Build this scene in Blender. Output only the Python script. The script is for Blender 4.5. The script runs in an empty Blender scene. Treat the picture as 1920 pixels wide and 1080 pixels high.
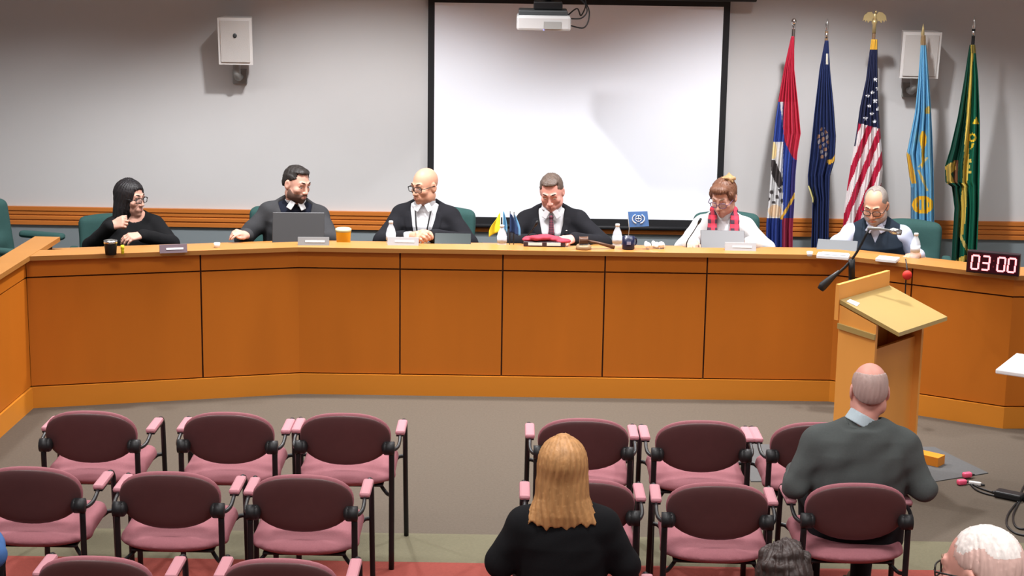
import bpy, math, random
import numpy as np
from mathutils import Matrix, Vector, Euler
SC = bpy.context.scene
COL = SC.collection
R_ = math.radians
random.seed(7)
# ------------------------------------------------------------------ camera, world, lights, exposure
CAM_H, CAM_P, CAM_ROLL, CAM_F = 3.25, R_(12.5), R_(0.9), 3400.0
cd = bpy.data.cameras.new('camera'); cam = bpy.data.objects.new('camera', cd); COL.objects.link(cam)
cd.sensor_width = 36.0; cd.lens = 36.0 * CAM_F / 1920.0; cd.clip_end = 100
CAM_M = Matrix.Rotation(math.pi / 2 - CAM_P, 4, 'X') @ Matrix.Rotation(CAM_ROLL, 4, 'Z')
cam.matrix_world = Matrix.Translation((0, 0, CAM_H)) @ CAM_M
SC.camera = cam
SC.view_settings.view_transform = 'Standard'; SC.view_settings.look = 'None'
SC.view_settings.gamma = 1.0; SC.view_settings.use_curve_mapping = False
SC.view_settings.exposure = 0.14
w = bpy.data.worlds.new('world'); SC.world = w; w.use_nodes = True
w.node_tree.nodes['Background'].inputs[0].default_value = (.9, .93, 1, 1)
w.node_tree.nodes['Background'].inputs[1].default_value = 0.02
CEIL = 3.75
def area(name, loc, sx, sy, power, col=(1, .95, .88), spread=180, rot=(0, 0, 0)):
    l = bpy.data.lights.new(name, 'AREA'); l.shape = 'RECTANGLE'; l.size = sx; l.size_y = sy
    l.energy = power; l.color = col; l.spread = R_(spread)
    o = bpy.data.objects.new(name, l); o.location = loc; o.rotation_euler = rot; COL.objects.link(o); return o
def spot(name, loc, power, size, blend, col=(1, .93, .87), rad=.08, rot=(0, 0, 0)):
    l = bpy.data.lights.new(name, 'SPOT'); l.energy = power; l.spot_size = R_(size); l.spot_blend = blend
    l.color = col; l.shadow_soft_size = rad
    o = bpy.data.objects.new(name, l); o.location = loc; o.rotation_euler = rot; COL.objects.link(o); return o
for x, y, p in [(-2.6, 8.6, 33), (0.2, 8.6, 40), (3.0, 8.6, 28), (-2.6, 6.2, 46), (0.2, 6.2, 46), (3.0, 6.2, 38), (-1.5, 3.2, 70), (1.8, 3.2, 64)]:
    area('ceiling_panel_light', (x, y, CEIL - .03), 1.2, .6, p, (1, .985, .975), 142)
for x, p in ((-2.4, 12), (-.9, 32), (0.4, 22), (1.7, 34), (3.2, 12)):
    area('ceiling_panel_light', (x, 11.0, CEIL - .03), 1.2, .6, p, (1, .985, .98), 120)
for x, y, p in ((-3.3, 11.1, 295), (-1.1, 11.55, 440), (2.0, 11.55, 455), (3.9, 11.1, 130)):
    spot('ceiling_downlight', (x, y, CEIL - .03), p, 119, .42, (.99, .985, 1))

# ------------------------------------------------------------------ pixel helpers (photo frame 1920x1080)
def ray(px, py):
    return CAM_M.to_3x3() @ Vector(((px - 960) / CAM_F, -(py - 540) / CAM_F, -1))
def PZ(px, py, z=0.0):
    d = ray(px, py); return Vector((0, 0, CAM_H)) + d * ((z - CAM_H) / d.z)
def PY(px, py, Y):
    d = ray(px, py); return Vector((0, 0, CAM_H)) + d * (Y / d.y)

# ------------------------------------------------------------------ materials
MATS = {}
def mat(name, col, rough=.6, metal=0, noise=0, nscale=40, bump=0, bscale=None, stretch=(1, 1, 1), emit=None, estr=0, spec=.35, alpha=1, trans=0):
    if name in MATS: return MATS[name]
    m = bpy.data.materials.new(name); m.use_nodes = True; nt = m.node_tree; b = nt.nodes['Principled BSDF']
    b.inputs['Base Color'].default_value = (*col, 1); b.inputs['Roughness'].default_value = rough
    b.inputs['Metallic'].default_value = metal; b.inputs['Specular IOR Level'].default_value = spec
    if emit: b.inputs['Emission Color'].default_value = (*emit, 1); b.inputs['Emission Strength'].default_value = estr
    if alpha < 1: b.inputs['Alpha'].default_value = alpha
    if trans: b.inputs['Transmission Weight'].default_value = trans
    if noise or bump:
        tc = nt.nodes.new('ShaderNodeTexCoord'); mp = nt.nodes.new('ShaderNodeMapping'); mp.inputs['Scale'].default_value = stretch
        nz = nt.nodes.new('ShaderNodeTexNoise'); nz.inputs['Scale'].default_value = nscale; nz.inputs['Detail'].default_value = 5
        nt.links.new(tc.outputs['Object'], mp.inputs[0]); nt.links.new(mp.outputs[0], nz.inputs['Vector'])
        if noise:
            mx = nt.nodes.new('ShaderNodeMix'); mx.data_type = 'RGBA'
            mx.inputs['A'].default_value = (*[c * (1 - noise) for c in col], 1)
            mx.inputs['B'].default_value = (*[min(1, c * (1 + noise)) for c in col], 1)
            nt.links.new(nz.outputs['Fac'], mx.inputs['Factor']); nt.links.new(mx.outputs['Result'], b.inputs['Base Color'])
        if bump:
            n2 = nz
            if bscale:
                n2 = nt.nodes.new('ShaderNodeTexNoise'); n2.inputs['Scale'].default_value = bscale; n2.inputs['Detail'].default_value = 3
                nt.links.new(mp.outputs[0], n2.inputs['Vector'])
            bp = nt.nodes.new('ShaderNodeBump'); bp.inputs['Strength'].default_value = bump; bp.inputs['Distance'].default_value = .005
            nt.links.new(n2.outputs['Fac'], bp.inputs['Height']); nt.links.new(bp.outputs[0], b.inputs['Normal'])
    MATS[name] = m; return m
def attr_mat(name, rough=.75):
    m = bpy.data.materials.new(name); m.use_nodes = True; nt = m.node_tree; b = nt.nodes['Principled BSDF']
    a = nt.nodes.new('ShaderNodeAttribute'); a.attribute_name = 'Col'
    nt.links.new(a.outputs['Color'], b.inputs['Base Color']); b.inputs['Roughness'].default_value = rough
    b.inputs['Specular IOR Level'].default_value = .25
    return m
M_WALL = mat('wall_paint', (.575, .565, .56), .85, noise=.03, nscale=3, bump=.05, bscale=300)
M_WALLLOW = mat('wall_paint_blue_grey', (.20, .232, .245), .85, noise=.03, nscale=3)
M_CEIL = mat('ceiling_tile', (.52, .55, .59), .9, bump=.3, nscale=200)
M_CARPET = mat('beige_carpet', (.092, .072, .053), .95, noise=.22, nscale=70, bump=.4, bscale=350)
M_CARPET2 = mat('green_beige_carpet', (.132, .118, .072), .95, noise=.15, nscale=70, bump=.4, bscale=350)
M_CARPETR = mat('coral_carpet', (.235, .044, .032), .95, noise=.15, nscale=70, bump=.4, bscale=350)
M_WOOD = mat('orange_maple', (.515, .149, .0123), .42, noise=.10, nscale=5, stretch=(1, 1, .15), spec=.3)
M_WOODP = mat('orange_maple_plinth', (.64, .23, .023), .42, noise=.10, nscale=5, stretch=(.15, 1, 1), spec=.3)
M_WOODT = mat('light_maple_edge', (.39, .17, .042), .35, noise=.08, nscale=6, stretch=(.2, 1, 1), spec=.4)
M_GAP = mat('dark_joint', (.06, .02, .008), .8)
M_RAIL = mat('rail_wood', (.50, .155, .026), .45, noise=.18, nscale=6, stretch=(.15, 1, 1))
M_LECT = mat('lectern_maple', (.82, .36, .075), .42, noise=.08, nscale=5, stretch=(1, 1, .2))
M_LECTB = mat('lectern_board_maple', (.40, .28, .095), .4, noise=.05, nscale=5)
M_BLACK = mat('black_metal', (.008, .008, .009), .4)
M_BLKP = mat('black_plastic', (.012, .012, .013), .5)
M_MAROON = mat('maroon_plastic', (.088, .037, .037), .45, noise=.08, nscale=30)
M_PINK = mat('dusty_pink_fabric', (.33, .122, .142), .9, noise=.12, nscale=120, bump=.3, bscale=400)
M_PINKP = mat('pink_arm_pad', (.46, .205, .235), .6)
M_GREEN = mat('teal_green_fabric', (.024, .072, .066), .85, noise=.12, nscale=80, bump=.2, bscale=300)
M_SCREEN = mat('screen_white', (.90, .93, 1.0), .8)
M_SCRB = mat('screen_black', (.012, .012, .014), .6)
M_WHITE = mat('white_plastic', (.72, .70, .68), .5)
M_GREYP = mat('grey_plastic', (.30, .30, .29), .5)
M_DKGREY = mat('dark_grey_plastic', (.055, .06, .062), .5)
M_SILVER = mat('silver_metal', (.75, .75, .73), .25, 1)
M_GOLD = mat('gold_metal', (.62, .5, .25), .4, .6)
M_CHROME = mat('chrome', (.85, .85, .85), .15, 1)
M_PAPER = mat('white_paper', (.85, .85, .85), .8)
M_MAT = mat('grey_floor_mat', (.085, .085, .085), .9, noise=.15, nscale=100)
M_BROWNP = mat('brown_flagpole', (.16, .09, .045), .5)
M_POLE = mat('pole_wood', (.30, .2, .1), .5)

# ------------------------------------------------------------------ object helpers
def link(o, parent=None):
    COL.objects.link(o)
    if parent is not None: o.parent = parent
    return o
def mesh_obj(name, verts, faces, mats, parent=None, smooth=False, midx=None, loc=None, rotz=0):
    me = bpy.data.meshes.new(name); me.from_pydata([tuple(v) for v in verts], [], faces); 
    for m in (mats if isinstance(mats, (list, tuple)) else [mats]): me.materials.append(m)
    if midx is not None: me.polygons.foreach_set('material_index', midx)
    if smooth: me.polygons.foreach_set('use_smooth', [True] * len(me.polygons))
    me.update(); o = bpy.data.objects.new(name, me); link(o, parent)
    if loc is not None: o.location = loc
    if rotz: o.rotation_euler = (0, 0, rotz)
    return o
def tag(o, label, cat, group=None):
    o['label'] = label; o['category'] = cat
    if group: o['group'] = group
    return o
def thing(name, label, cat, loc=(0, 0, 0), rotz=0, group=None):
    o = bpy.data.objects.new(name, None); COL.objects.link(o); o.empty_display_size = .1
    o.location = loc; o.rotation_euler = (0, 0, rotz); return tag(o, label, cat, group)
def struct(o): o['kind'] = 'structure'; return o
class MB:
    """collects shapes, then links them as one mesh object"""
    def __init__(s): s.v = []; s.f = []; s.m = []; s.sm = []; s.cur = 0
    def add(s, vs, fs, smooth=False, T=None):
        n = len(s.v)
        for v in vs: s.v.append(tuple(T @ Vector(v)) if T is not None else tuple(v))
        for f in fs: s.f.append([i + n for i in f]); s.m.append(s.cur); s.sm.append(smooth)
        return s
    def box(s, c, size, T=None, bev=0.0):
        x, y, z = [q / 2 for q in size]
        if bev <= 0:
            vs = [(c[0] + a * x, c[1] + b * y, c[2] + d * z) for a in (-1, 1) for b in (-1, 1) for d in (-1, 1)]
            fs = [(0, 1, 3, 2), (4, 6, 7, 5), (0, 4, 5, 1), (2, 3, 7, 6), (0, 2, 6, 4), (1, 5, 7, 3)]
            return s.add(vs, fs, False, T)
        b = min(bev, x * .95, y * .95, z * .95)
        import bmesh
        bm = bmesh.new(); bmesh.ops.create_cube(bm, size=1)
        for v in bm.verts: v.co = Vector((c[0] + v.co.x * 2 * x, c[1] + v.co.y * 2 * y, c[2] + v.co.z * 2 * z))
        bmesh.ops.bevel(bm, geom=list(bm.edges), offset=b, segments=2, affect='EDGES', profile=.5)
        bm.verts.index_update()
        s.add([v.co.copy() for v in bm.verts], [[v.index for v in f.verts] for f in bm.faces], False, T); bm.free(); return s
    def prism(s, poly, z0, z1, T=None):
        n = len(poly); vs = [(p[0], p[1], z0) for p in poly] + [(p[0], p[1], z1) for p in poly]
        a = sum(poly[i][0] * poly[(i + 1) % n][1] - poly[(i + 1) % n][0] * poly[i][1] for i in range(n))
        fs = [list(range(n))[::-1], list(range(n, 2 * n))] + [[i, (i + 1) % n, n + (i + 1) % n, n + i] for i in range(n)]
        if a < 0: fs = [f[::-1] for f in fs]
        return s.add(vs, fs, False, T)
    def hexa(s, b, t):
        """bottom quad, top quad (ccw from above)"""
        return s.add(list(b) + list(t), [(3, 2, 1, 0), (4, 5, 6, 7), (0, 1, 5, 4), (1, 2, 6, 5), (2, 3, 7, 6), (3, 0, 4, 7)])
    def tube(s, pts, r, n=8, T=None, sub=0):
        pts = [Vector(p) for p in pts]
        if sub:
            out = []
            P = [pts[0]] + pts + [pts[-1]]
            for i in range(1, len(P) - 2):
                for k in range(sub):
                    t = k / sub; a, b, c, d = P[i - 1], P[i], P[i + 1], P[i + 2]
                    out.append(.5 * ((2 * b) + (c - a) * t + (2 * a - 5 * b + 4 * c - d) * t * t + (3 * b - a - 3 * c + d) * t ** 3))
            out.append(pts[-1]); pts = out
        m = len(pts); rs = r if isinstance(r, (list, tuple)) else [r] * m
        if len(rs) != m: rs = [rs[0] + (rs[-1] - rs[0]) * i / (m - 1) for i in range(m)]
        vs = []; up = None
        for i, p in enumerate(pts):
            t = (pts[min(i + 1, m - 1)] - pts[max(i - 1, 0)]).normalized()
            if up is None: up = t.orthogonal().normalized()
            up = (up - t * up.dot(t)).normalized(); bi = t.cross(up)
            for k in range(n):
                a = 2 * math.pi * k / n; vs.append(p + (up * math.cos(a) + bi * math.sin(a)) * rs[i])
        fs = []
        for i in range(m - 1):
            for k in range(n): fs.append((i * n + k, i * n + (k + 1) % n, (i + 1) * n + (k + 1) % n, (i + 1) * n + k))
        fs.append(list(range(n))[::-1]); fs.append(list(range((m - 1) * n, m * n)))
        return s.add(vs, fs, True, T)
    def lathe(s, prof, n=20, c=(0, 0, 0), T=None):
        vs = []; fs = []
        for r, z in prof:
            for k in range(n):
                a = 2 * math.pi * k / n; vs.append((c[0] + r * math.cos(a), c[1] + r * math.sin(a), c[2] + z))
        for i in range(len(prof) - 1):
            for k in range(n): fs.append((i * n + k, i * n + (k + 1) % n, (i + 1) * n + (k + 1) % n, (i + 1) * n + k))
        fs.append(list(range(n))[::-1]); fs.append(list(range((len(prof) - 1) * n, len(prof) * n)))
        return s.add(vs, fs, True, T)
    def ball(s, c, r, n=12, T=None):
        r = r if isinstance(r, (list, tuple)) else (r, r, r)
        vs = []; fs = []; m = n // 2 + 1
        for i in range(1, m):
            th = math.pi * i / m
            for k in range(n):
                a = 2 * math.pi * k / n
                vs.append((c[0] + r[0] * math.sin(th) * math.cos(a), c[1] + r[1] * math.sin(th) * math.sin(a), c[2] - r[2] * math.cos(th)))
        b = len(vs); vs += [(c[0], c[1], c[2] - r[2]), (c[0], c[1], c[2] + r[2])]
        for i in range(m - 2):
            for k in range(n): fs.append((i * n + k, i * n + (k + 1) % n, (i + 1) * n + (k + 1) % n, (i + 1) * n + k))
        for k in range(n): fs.append((b, (k + 1) % n, k)); fs.append((b + 1, (m - 2) * n + k, (m - 2) * n + (k + 1) % n))
        return s.add(vs, fs, True, T)
    def build(s, name, mats, parent=None, loc=None, rotz=0, solid=0):
        o = mesh_obj(name, s.v, s.f, mats, parent, False, s.m, loc, rotz)
        o.data.polygons.foreach_set('use_smooth', s.sm)
        return o
def dup(root, loc, rotz=0.0, label=None):
    r = root.copy(); COL.objects.link(r); r.location = loc; r.rotation_euler = (0, 0, rotz)
    if label: r['label'] = label
    for ch in list(root.children):
        c = ch.copy(); COL.objects.link(c); c.parent = r
        for g in ch.children:
            d = g.copy(); COL.objects.link(d); d.parent = c
    return r

# ------------------------------------------------------------------ the room
WY = 13.62
def slab(name, x0, x1, y0, y1, z0, z1, m): return struct(MB().box(((x0 + x1) / 2, (y0 + y1) / 2, (z0 + z1) / 2), (x1 - x0, y1 - y0, z1 - z0)).build(name, m))
slab('floor', -5.2, 5.2, -1.2, WY + .2, -.1, 0, M_CARPET)
def strip(name, y0, y1, z, m): return struct(MB().box((0, (y0 + y1) / 2, z / 2), (10.4, y1 - y0, z)).build(name, m))
strip('trim_1', 8.395, 8.80, .003, M_CARPET2)
strip('trim_2', 5.0, 8.395, .004, M_CARPETR)
slab('ceiling', -5.2, 5.2, -1.2, WY + .2, CEIL, CEIL + .1, M_CEIL)
RZ0, RZ1 = .672, .812                                            # chair rail
b = MB(); b.box((0, WY + .1, RZ1 / 2 + CEIL / 2 - .04), (10.4, .2, CEIL - RZ1 + .08)); b.cur = 1; b.box((0, WY + .1, (RZ1 - .04) / 2), (10.4, .2, RZ1 - .04))
struct(b.build('wall_back', [M_WALL, M_WALLLOW]))
slab('wall_left', -5.2, -5.0, -1.2, WY, 0, CEIL, M_WALL)
slab('wall_right', 5.0, 5.2, -1.2, WY, 0, CEIL, M_WALL)
slab('wall_front', -5.2, 5.2, -1.4, -1.2, 0, CEIL, M_WALL)
# chair rail, grooved moulding
prof = [(0, 0), (.022, 0), (.022, .028), (.016, .033), (.016, .039), (.026, .044), (.026, .066), (.018, .071), (.018, .077), (.026, .082), (.026, .104), (.034, .112), (.034, .14), (0, .14)]
b = MB(); n = len(prof)
vs = [(x, WY - p[0], RZ0 + p[1]) for x in (-5, 5) for p in prof]
b.add(vs, [[i, (i + 1) % n, n + (i + 1) % n, n + i] for i in range(n)] + [list(range(n))[::-1], list(range(n, 2 * n))])
struct(b.build('trim_3', M_RAIL))
PLAT = .10
b = MB(); b.prism([(-2.95, 11.12), (-1.36, 11.5), (2.1, 11.5), (3.05, 11.0), (4.9, 11.0), (4.9, WY), (-4.95, WY), (-4.95, 11.1)], 0, PLAT)
struct(b.build('platform', M_CARPET))

# ------------------------------------------------------------------ council dais
LZ = .978
A, B_, C_, D_, E_ = Vector((-3.004, 10.96)), Vector((-1.373, 11.385)), Vector((2.08, 11.405)), Vector((3.07, 10.85)), Vector((4.2, 10.92))
dais = thing('council_dais', 'long orange maple council dais with panelled front and pale ledge', 'desk', (0, 11.4, 0))
DO = Vector((0, 11.4, 0))
def off(path, d):
    """offset a polyline sideways (d > 0 = away from the audience)"""
    out = []
    for i, p in enumerate(path):
        ns = []
        for a, c in ((i - 1, i), (i, i + 1)):
            if a >= 0 and c < len(path):
                t = (path[c] - path[a]).normalized(); ns.append(Vector((-t.y, t.x)))
        nn = ns[0] if len(ns) == 1 else (ns[0] + ns[1]).normalized()
        out.append(p + nn * (d / max(.3, nn.dot(ns[0]))))
    return out
PATH = [A, B_, C_, D_, E_]
def band(name, path, d0, d1, z0, z1, m, parent, mb=None):
    """a strip following the path between two sideways offsets"""
    a, c = off(path, d0), off(path, d1); mb = MB()
    for i in range(len(path) - 1):
        q = [a[i], a[i + 1], c[i + 1], c[i]]
        mb.hexa([(p.x - DO.x, p.y - DO.y, z0) for p in q], [(p.x - DO.x, p.y - DO.y, z1) for p in q])
    return mb.build(name, m, parent)
band('ledge', PATH, -.035, .15, LZ - .028, LZ, M_WOODT, dais)
band('backing', PATH, .016, .07, .0, LZ - .028, M_GAP, dais)
band('desktop', PATH, .07, .60, .862, .90, M_WOODT, dais)
band('plinth', PATH, -.012, .016, 0, .135, M_WOODP, dais)
def panels(p, q, cuts):
    t = (q - p); L = t.length; t.normalize(); nrm = Vector((-t.y, t.x)); g = .005
    for c0, c1 in zip(cuts[:-1], cuts[1:]):
        a, c = p + t * (c0 * L + (g if c0 > 0 else 0)), p + t * (c1 * L - (g if c1 < 1 else 0))
        for nm, z0, z1 in (('upper_panel', .842, LZ - .028), ('lower_panel', .143, .832)):
            q4 = [a, c, c + nrm * .017, a + nrm * .017]
            MB().hexa([(v.x, v.y - DO.y, z0) for v in q4], [(v.x, v.y - DO.y, z1) for v in q4]).build(nm, M_WOOD, dais)
panels(A, B_, [0, .632, 1])
panels(B_, C_, [0, .189, .380, .570, .760, 1])
panels(C_, D_, [0, .44, 1])
panels(D_, E_, [0, 1])
# left wing: a partition with a pale cap running toward the room
wing = thing('dais_wing', 'orange maple wing partition with pale cap at left end of the dais', 'desk', (-3.0, 10.5, 0))
W0, W1 = Vector((-3.13, 8.6)), Vector((-2.975, 11.56))
def wq(d0, d1, z0, z1, s=0, e=1, nm='p', m=None):
    t = (W1 - W0).normalized(); nr = Vector((t.y, -t.x)); a, c = W0.lerp(W1, s), W0.lerp(W1, e)
    q = [a + nr * d0, a + nr * d1, c + nr * d1, c + nr * d0]; o = Vector((-3.0, 10.5))
    q = [(v.x - o.x, v.y - o.y) for v in q]
    if (q[1][0] - q[0][0]) * (q[2][1] - q[1][1]) - (q[1][1] - q[0][1]) * (q[2][0] - q[1][0]) < 0: q = q[::-1]
    return MB().hexa([(x, y, z0) for x, y in q], [(x, y, z1) for x, y in q]).build(nm, m, wing)
wq(-.13, .035, LZ - .028, LZ + .002, nm='cap', m=M_WOODT)
wq(-.10, -.018, 0, LZ - .028, nm='backing', m=M_GAP)
wq(-.018, 0, .842, LZ - .028, e=.797, nm='upper_panel', m=M_WOOD)
wq(-.018, 0, .143, .832, e=.797, nm='lower_panel', m=M_WOOD)
wq(-.018, .012, 0, .135, e=.797, nm='plinth', m=M_WOODP)

# ------------------------------------------------------------------ projection screen, projector, wall speakers
SY = WY - .045
s0, s1, s2, s3 = PY(817, 0, SY), PY(1354, 0, SY), PY(811, 405, SY), PY(1345, 414, SY)
xl, xr, zb = (s0.x + s2.x) / 2, (s1.x + s3.x) / 2, (s2.z + s3.z) / 2
scr = thing('projection_screen', 'large white pull-down projection screen with black border on back wall', 'screen', ((xl + xr) / 2, SY, zb))
hw = (xr - xl) / 2; ztop = PY(1100, 9, SY).z - zb
MB().box((0, .004, (ztop - .0) / 2), (2 * hw, .004, ztop)).build('screen_surface', M_SCREEN, scr)
b = MB()
for sx in (-1, 1): b.box((sx * (hw + .024), .004, ztop / 2), (.048, .006, ztop))
b.box((0, .004, -.028), (2 * hw + .096, .006, .056)); b.box((0, .004, ztop + .02), (2 * hw + .096, .006, .04)); b.build('border', M_SCRB, scr)
MB().tube([(-hw - .06, .0, -.066), (hw + .06, .0, -.066)], .015).build('bottom_bar', M_SCRB, scr)
MB().box((.07, -.035, ztop + .13), (2 * hw + .32, .14, .17), bev=.01).build('housing', M_BLKP, scr)
b = MB(); [b.box((sx * (hw - .1), -.015, ztop + .72), (.03, .1, 1.02)) for sx in (-1, 1)]; b.build('hanger', M_BLKP, scr)

PYJ = 12.75
pc = PY(1019, 41, PYJ)
prj = thing('projector', 'pale grey ceiling projector hanging before the screen', 'projector', pc)
MB().box((0, 0, 0), (.375, .30, .105), bev=.018).build('body', mat('projector_shell', (.50, .50, .50), .5), prj)
MB().box((-.005, .02, .068), (.34, .26, .035), bev=.008).build('top_cover', M_DKGREY, prj)
b = MB(); b.box((.06, -.152, -.012), (.12, .006, .05)); b.build('rear_grille', M_GREYP, prj)
b = MB(); b.tube([(-.02, .155, 0), (-.02, .185, 0)], .035, 16); b.build('lens', M_BLKP, prj)
mt = MB().box((.03, .02, .115), (.20, .16, .055), bev=.008).build('mount', M_BLKP, prj)
MB().tube([(.03, .02, .14), (.03, .02, CEIL - pc.z)], .024, 12).build('mount_pole', M_BLKP, prj)
for pts in ([(.17, -.05, .03), (.26, -.08, .035), (.30, -.06, .09), (.25, -.02, .16), (.10, 0, .2), (.04, .02, .26)],
            [(.19, -.05, -.02), (.28, -.08, -.03), (.315, -.06, .04), (.30, -.02, .12), (.2, 0, .2), (.04, .02, .30)],
            [(.17, -.02, .05), (.23, -.06, .1), (.26, -.04, .05), (.29, -.03, .15), (.2, 0, .25), (.05, .02, .34)]):
    MB().tube(pts, .005, 6, sub=6).build('cable', M_BLKP, prj)
MB().ball((-.0, -.151, -.045), .004, 8).build('status_light', mat('blue_led', (.1, .1, .9), emit=(.35, .35, 1), estr=1.5), prj)

def wall_speaker(px0, py0, px1, py1, label, logo):
    Y = WY - .30
    a, c = PY(px0, py0, Y), PY(px1, py1, Y); wd, ht = c.x - a.x, a.z - c.z
    t = thing('wall_speaker', label, 'speaker', ((a.x + c.x) / 2, WY, (a.z + c.z) / 2), 0)
    y0, y1 = -.30, -.10; h = ht / 2
    # cabinet: front face leans out at the top
    q = lambda k, yf, yb, z: [(-k, yf, z), (k, yf, z), (k * .8, yb, z), (-k * .8, yb, z)]
    MB().hexa(q(wd / 2, y0 + .045, y1, -h), q(wd / 2, y0, y1, h)).build('cabinet', M_WHITE, t)
    gr = MB().hexa([(-wd / 2 + .02, y0 + .032, -h + .02), (wd / 2 - .02, y0 + .032, -h + .02), (wd / 2 - .02, y0 + .05, -h + .02), (-wd / 2 + .02, y0 + .05, -h + .02)],
                   [(-wd / 2 + .02, y0 - .006, h - .02), (wd / 2 - .02, y0 - .006, h - .02), (wd / 2 - .02, y0 + .01, h - .02), (-wd / 2 + .02, y0 + .01, h - .02)]).build('grille', mat('speaker_grille', (.60, .575, .55), .7, bump=.4, nscale=400), t)
    if logo: MB().ball((.0, y0 + .007, h * .25), (.016, .006, .018), 8).build('badge', M_DKGREY, gr)
    b = MB(); b.tube([(-.01, -.16, -h + .01), (-.01, -.16, -h - .07), (-.01, -.09, -h - .11), (-.01, 0, -h - .11)], .028, 10, sub=4); b.box((-.01, -.012, -h - .11), (.11, .024, .11), bev=.006)
    b.build('bracket', M_GREYP, t); return t
wall_speaker(407, 33, 473, 123, 'white wall speaker on bracket left of the projection screen', True)
wall_speaker(1694, 60, 1761, 149, 'white wall speaker behind the light blue flag', False)

# ------------------------------------------------------------------ implicit-surface modeller (smooth blended shapes -> one mesh)
def Rm(yaw=0, pitch=0, roll=0):
    """columns = local axes; faces -Y; yaw > 0 turns to +X, pitch > 0 looks down"""
    return np.array(Matrix.Rotation(R_(yaw), 3, 'Z') @ Matrix.Rotation(R_(pitch), 3, 'X') @ Matrix.Rotation(R_(roll), 3, 'Y'))
class Frame:
    def __init__(s, o, R): s.o = np.array(o, float); s.R = np.array(R, float)
    def __call__(s, p): return s.o + s.R @ np.array(p, float)
    def inv(s, X, Y, Z):
        x, y, z = X - s.o[0], Y - s.o[1], Z - s.o[2]; R = s.R
        return R[0, 0] * x + R[1, 0] * y + R[2, 0] * z, R[0, 1] * x + R[1, 1] * y + R[2, 1] * z, R[0, 2] * x + R[1, 2] * y + R[2, 2] * z
IDF = Frame((0, 0, 0), np.eye(3))
class Sdf:
    def __init__(s, vox=.006): s.vox = vox; s.ops = []; s.fine = None; s.noise = []
    def op(s, f, lo, hi, k, m, kind): s.ops.append((f, np.array(lo, float), np.array(hi, float), k, m, kind)); return s
    def cap(s, a, b, ra, rb=None, k=.01, m=0, kind='u', F=IDF, flat=None):
        a = F(a); b = F(b); rb = ra if rb is None else rb; d = b - a; L2 = max(1e-9, d @ d); r = max(ra, rb)
        def f(X, Y, Z):
            x, y, z = X - a[0], Y - a[1], Z - a[2]
            t = np.clip((x * d[0] + y * d[1] + z * d[2]) / L2, 0, 1)
            return np.sqrt((x - t * d[0]) ** 2 + (y - t * d[1]) ** 2 + (z - t * d[2]) ** 2) - (ra + (rb - ra) * t)
        return s.op(f, np.minimum(a, b) - r, np.maximum(a, b) + r, k, m, kind)
    def ell(s, c, r, k=.01, m=0, kind='u', F=IDF, rot=None):
        G = Frame(F(c), F.R if rot is None else F.R @ rot); r = np.array(r, float); e = np.abs(G.R) @ r
        def f(X, Y, Z):
            x, y, z = G.inv(X, Y, Z)
            k0 = np.sqrt((x / r[0]) ** 2 + (y / r[1]) ** 2 + (z / r[2]) ** 2)
            k1 = np.sqrt((x / r[0] ** 2) ** 2 + (y / r[1] ** 2) ** 2 + (z / r[2] ** 2) ** 2) + 1e-9
            return k0 * (k0 - 1) / k1
        return s.op(f, G.o - e, G.o + e, k, m, kind)
    def rbox(s, c, h, r, k=.005, m=0, kind='u', F=IDF, rot=None, bend=0):
        G = Frame(F(c), F.R if rot is None else F.R @ rot); h = np.array(h, float); e = np.abs(G.R) @ (h + abs(bend))
        def f(X, Y, Z):
            x, y, z = G.inv(X, Y, Z)
            if bend: y = y - bend * (x / h[0]) ** 2
            qx, qy, qz = np.abs(x) - h[0] + r, np.abs(y) - h[1] + r, np.abs(z) - h[2] + r
            return np.sqrt(np.maximum(qx, 0) ** 2 + np.maximum(qy, 0) ** 2 + np.maximum(qz, 0) ** 2) + np.minimum(np.maximum(qx, np.maximum(qy, qz)), 0) - r
        return s.op(f, G.o - e, G.o + e, k, m, kind)
    def loft(s, prof, infl=0, k=.01, m=0, kind='u', F=IDF, p=2.3, z0=None, z1=None, cut=None):
        """stack of superellipse sections: rows (z, half width, half depth, centre y)"""
        q = np.array(prof, float); z0 = q[0, 0] if z0 is None else z0; z1 = q[-1, 0] if z1 is None else z1
        A_m, B_m = q[:, 1].max() + infl + .01, (q[:, 2] + np.abs(q[:, 3])).max() + infl + .01
        cs = np.array([F((sx * A_m, sy * B_m, zz)) for sx in (-1, 1) for sy in (-1, 1) for zz in (z0, z1)])
        def f(X, Y, Z):
            x, y, z = F.inv(X, Y, Z)
            a = np.interp(z, q[:, 0], q[:, 1]) + infl; b = np.interp(z, q[:, 0], q[:, 2]) + infl; c = np.interp(z, q[:, 0], q[:, 3])
            d = ((np.abs(x) / a) ** p + (np.abs(y - c) / b) ** p) ** (1 / p)
            d = (d - 1) * np.minimum(a, b); d = np.maximum(d, np.maximum(z0 - z, z - z1))
            if cut is not None: d = np.maximum(d, cut(x, y, z))
            return d
        return s.op(f, cs.min(0), cs.max(0), k, m, kind)
    def fn(s, f, k=.004, m=0, kind='i', F=IDF, lo=(-9, -9, -9), hi=(9, 9, 9)):
        return s.op(lambda X, Y, Z: f(*F.inv(X, Y, Z)), lo, hi, k, m, kind)
    def axis(s, a, b, i):
        if s.fine is None: return np.arange(a, b + s.vox, s.vox)
        fa, fb, fv = s.fine[0][i], s.fine[1][i], s.fine[2]
        return np.concatenate([np.arange(a, fa, s.vox), np.arange(max(a, fa), min(b, fb), fv), np.arange(max(a, fb), b + s.vox, s.vox)])
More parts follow.
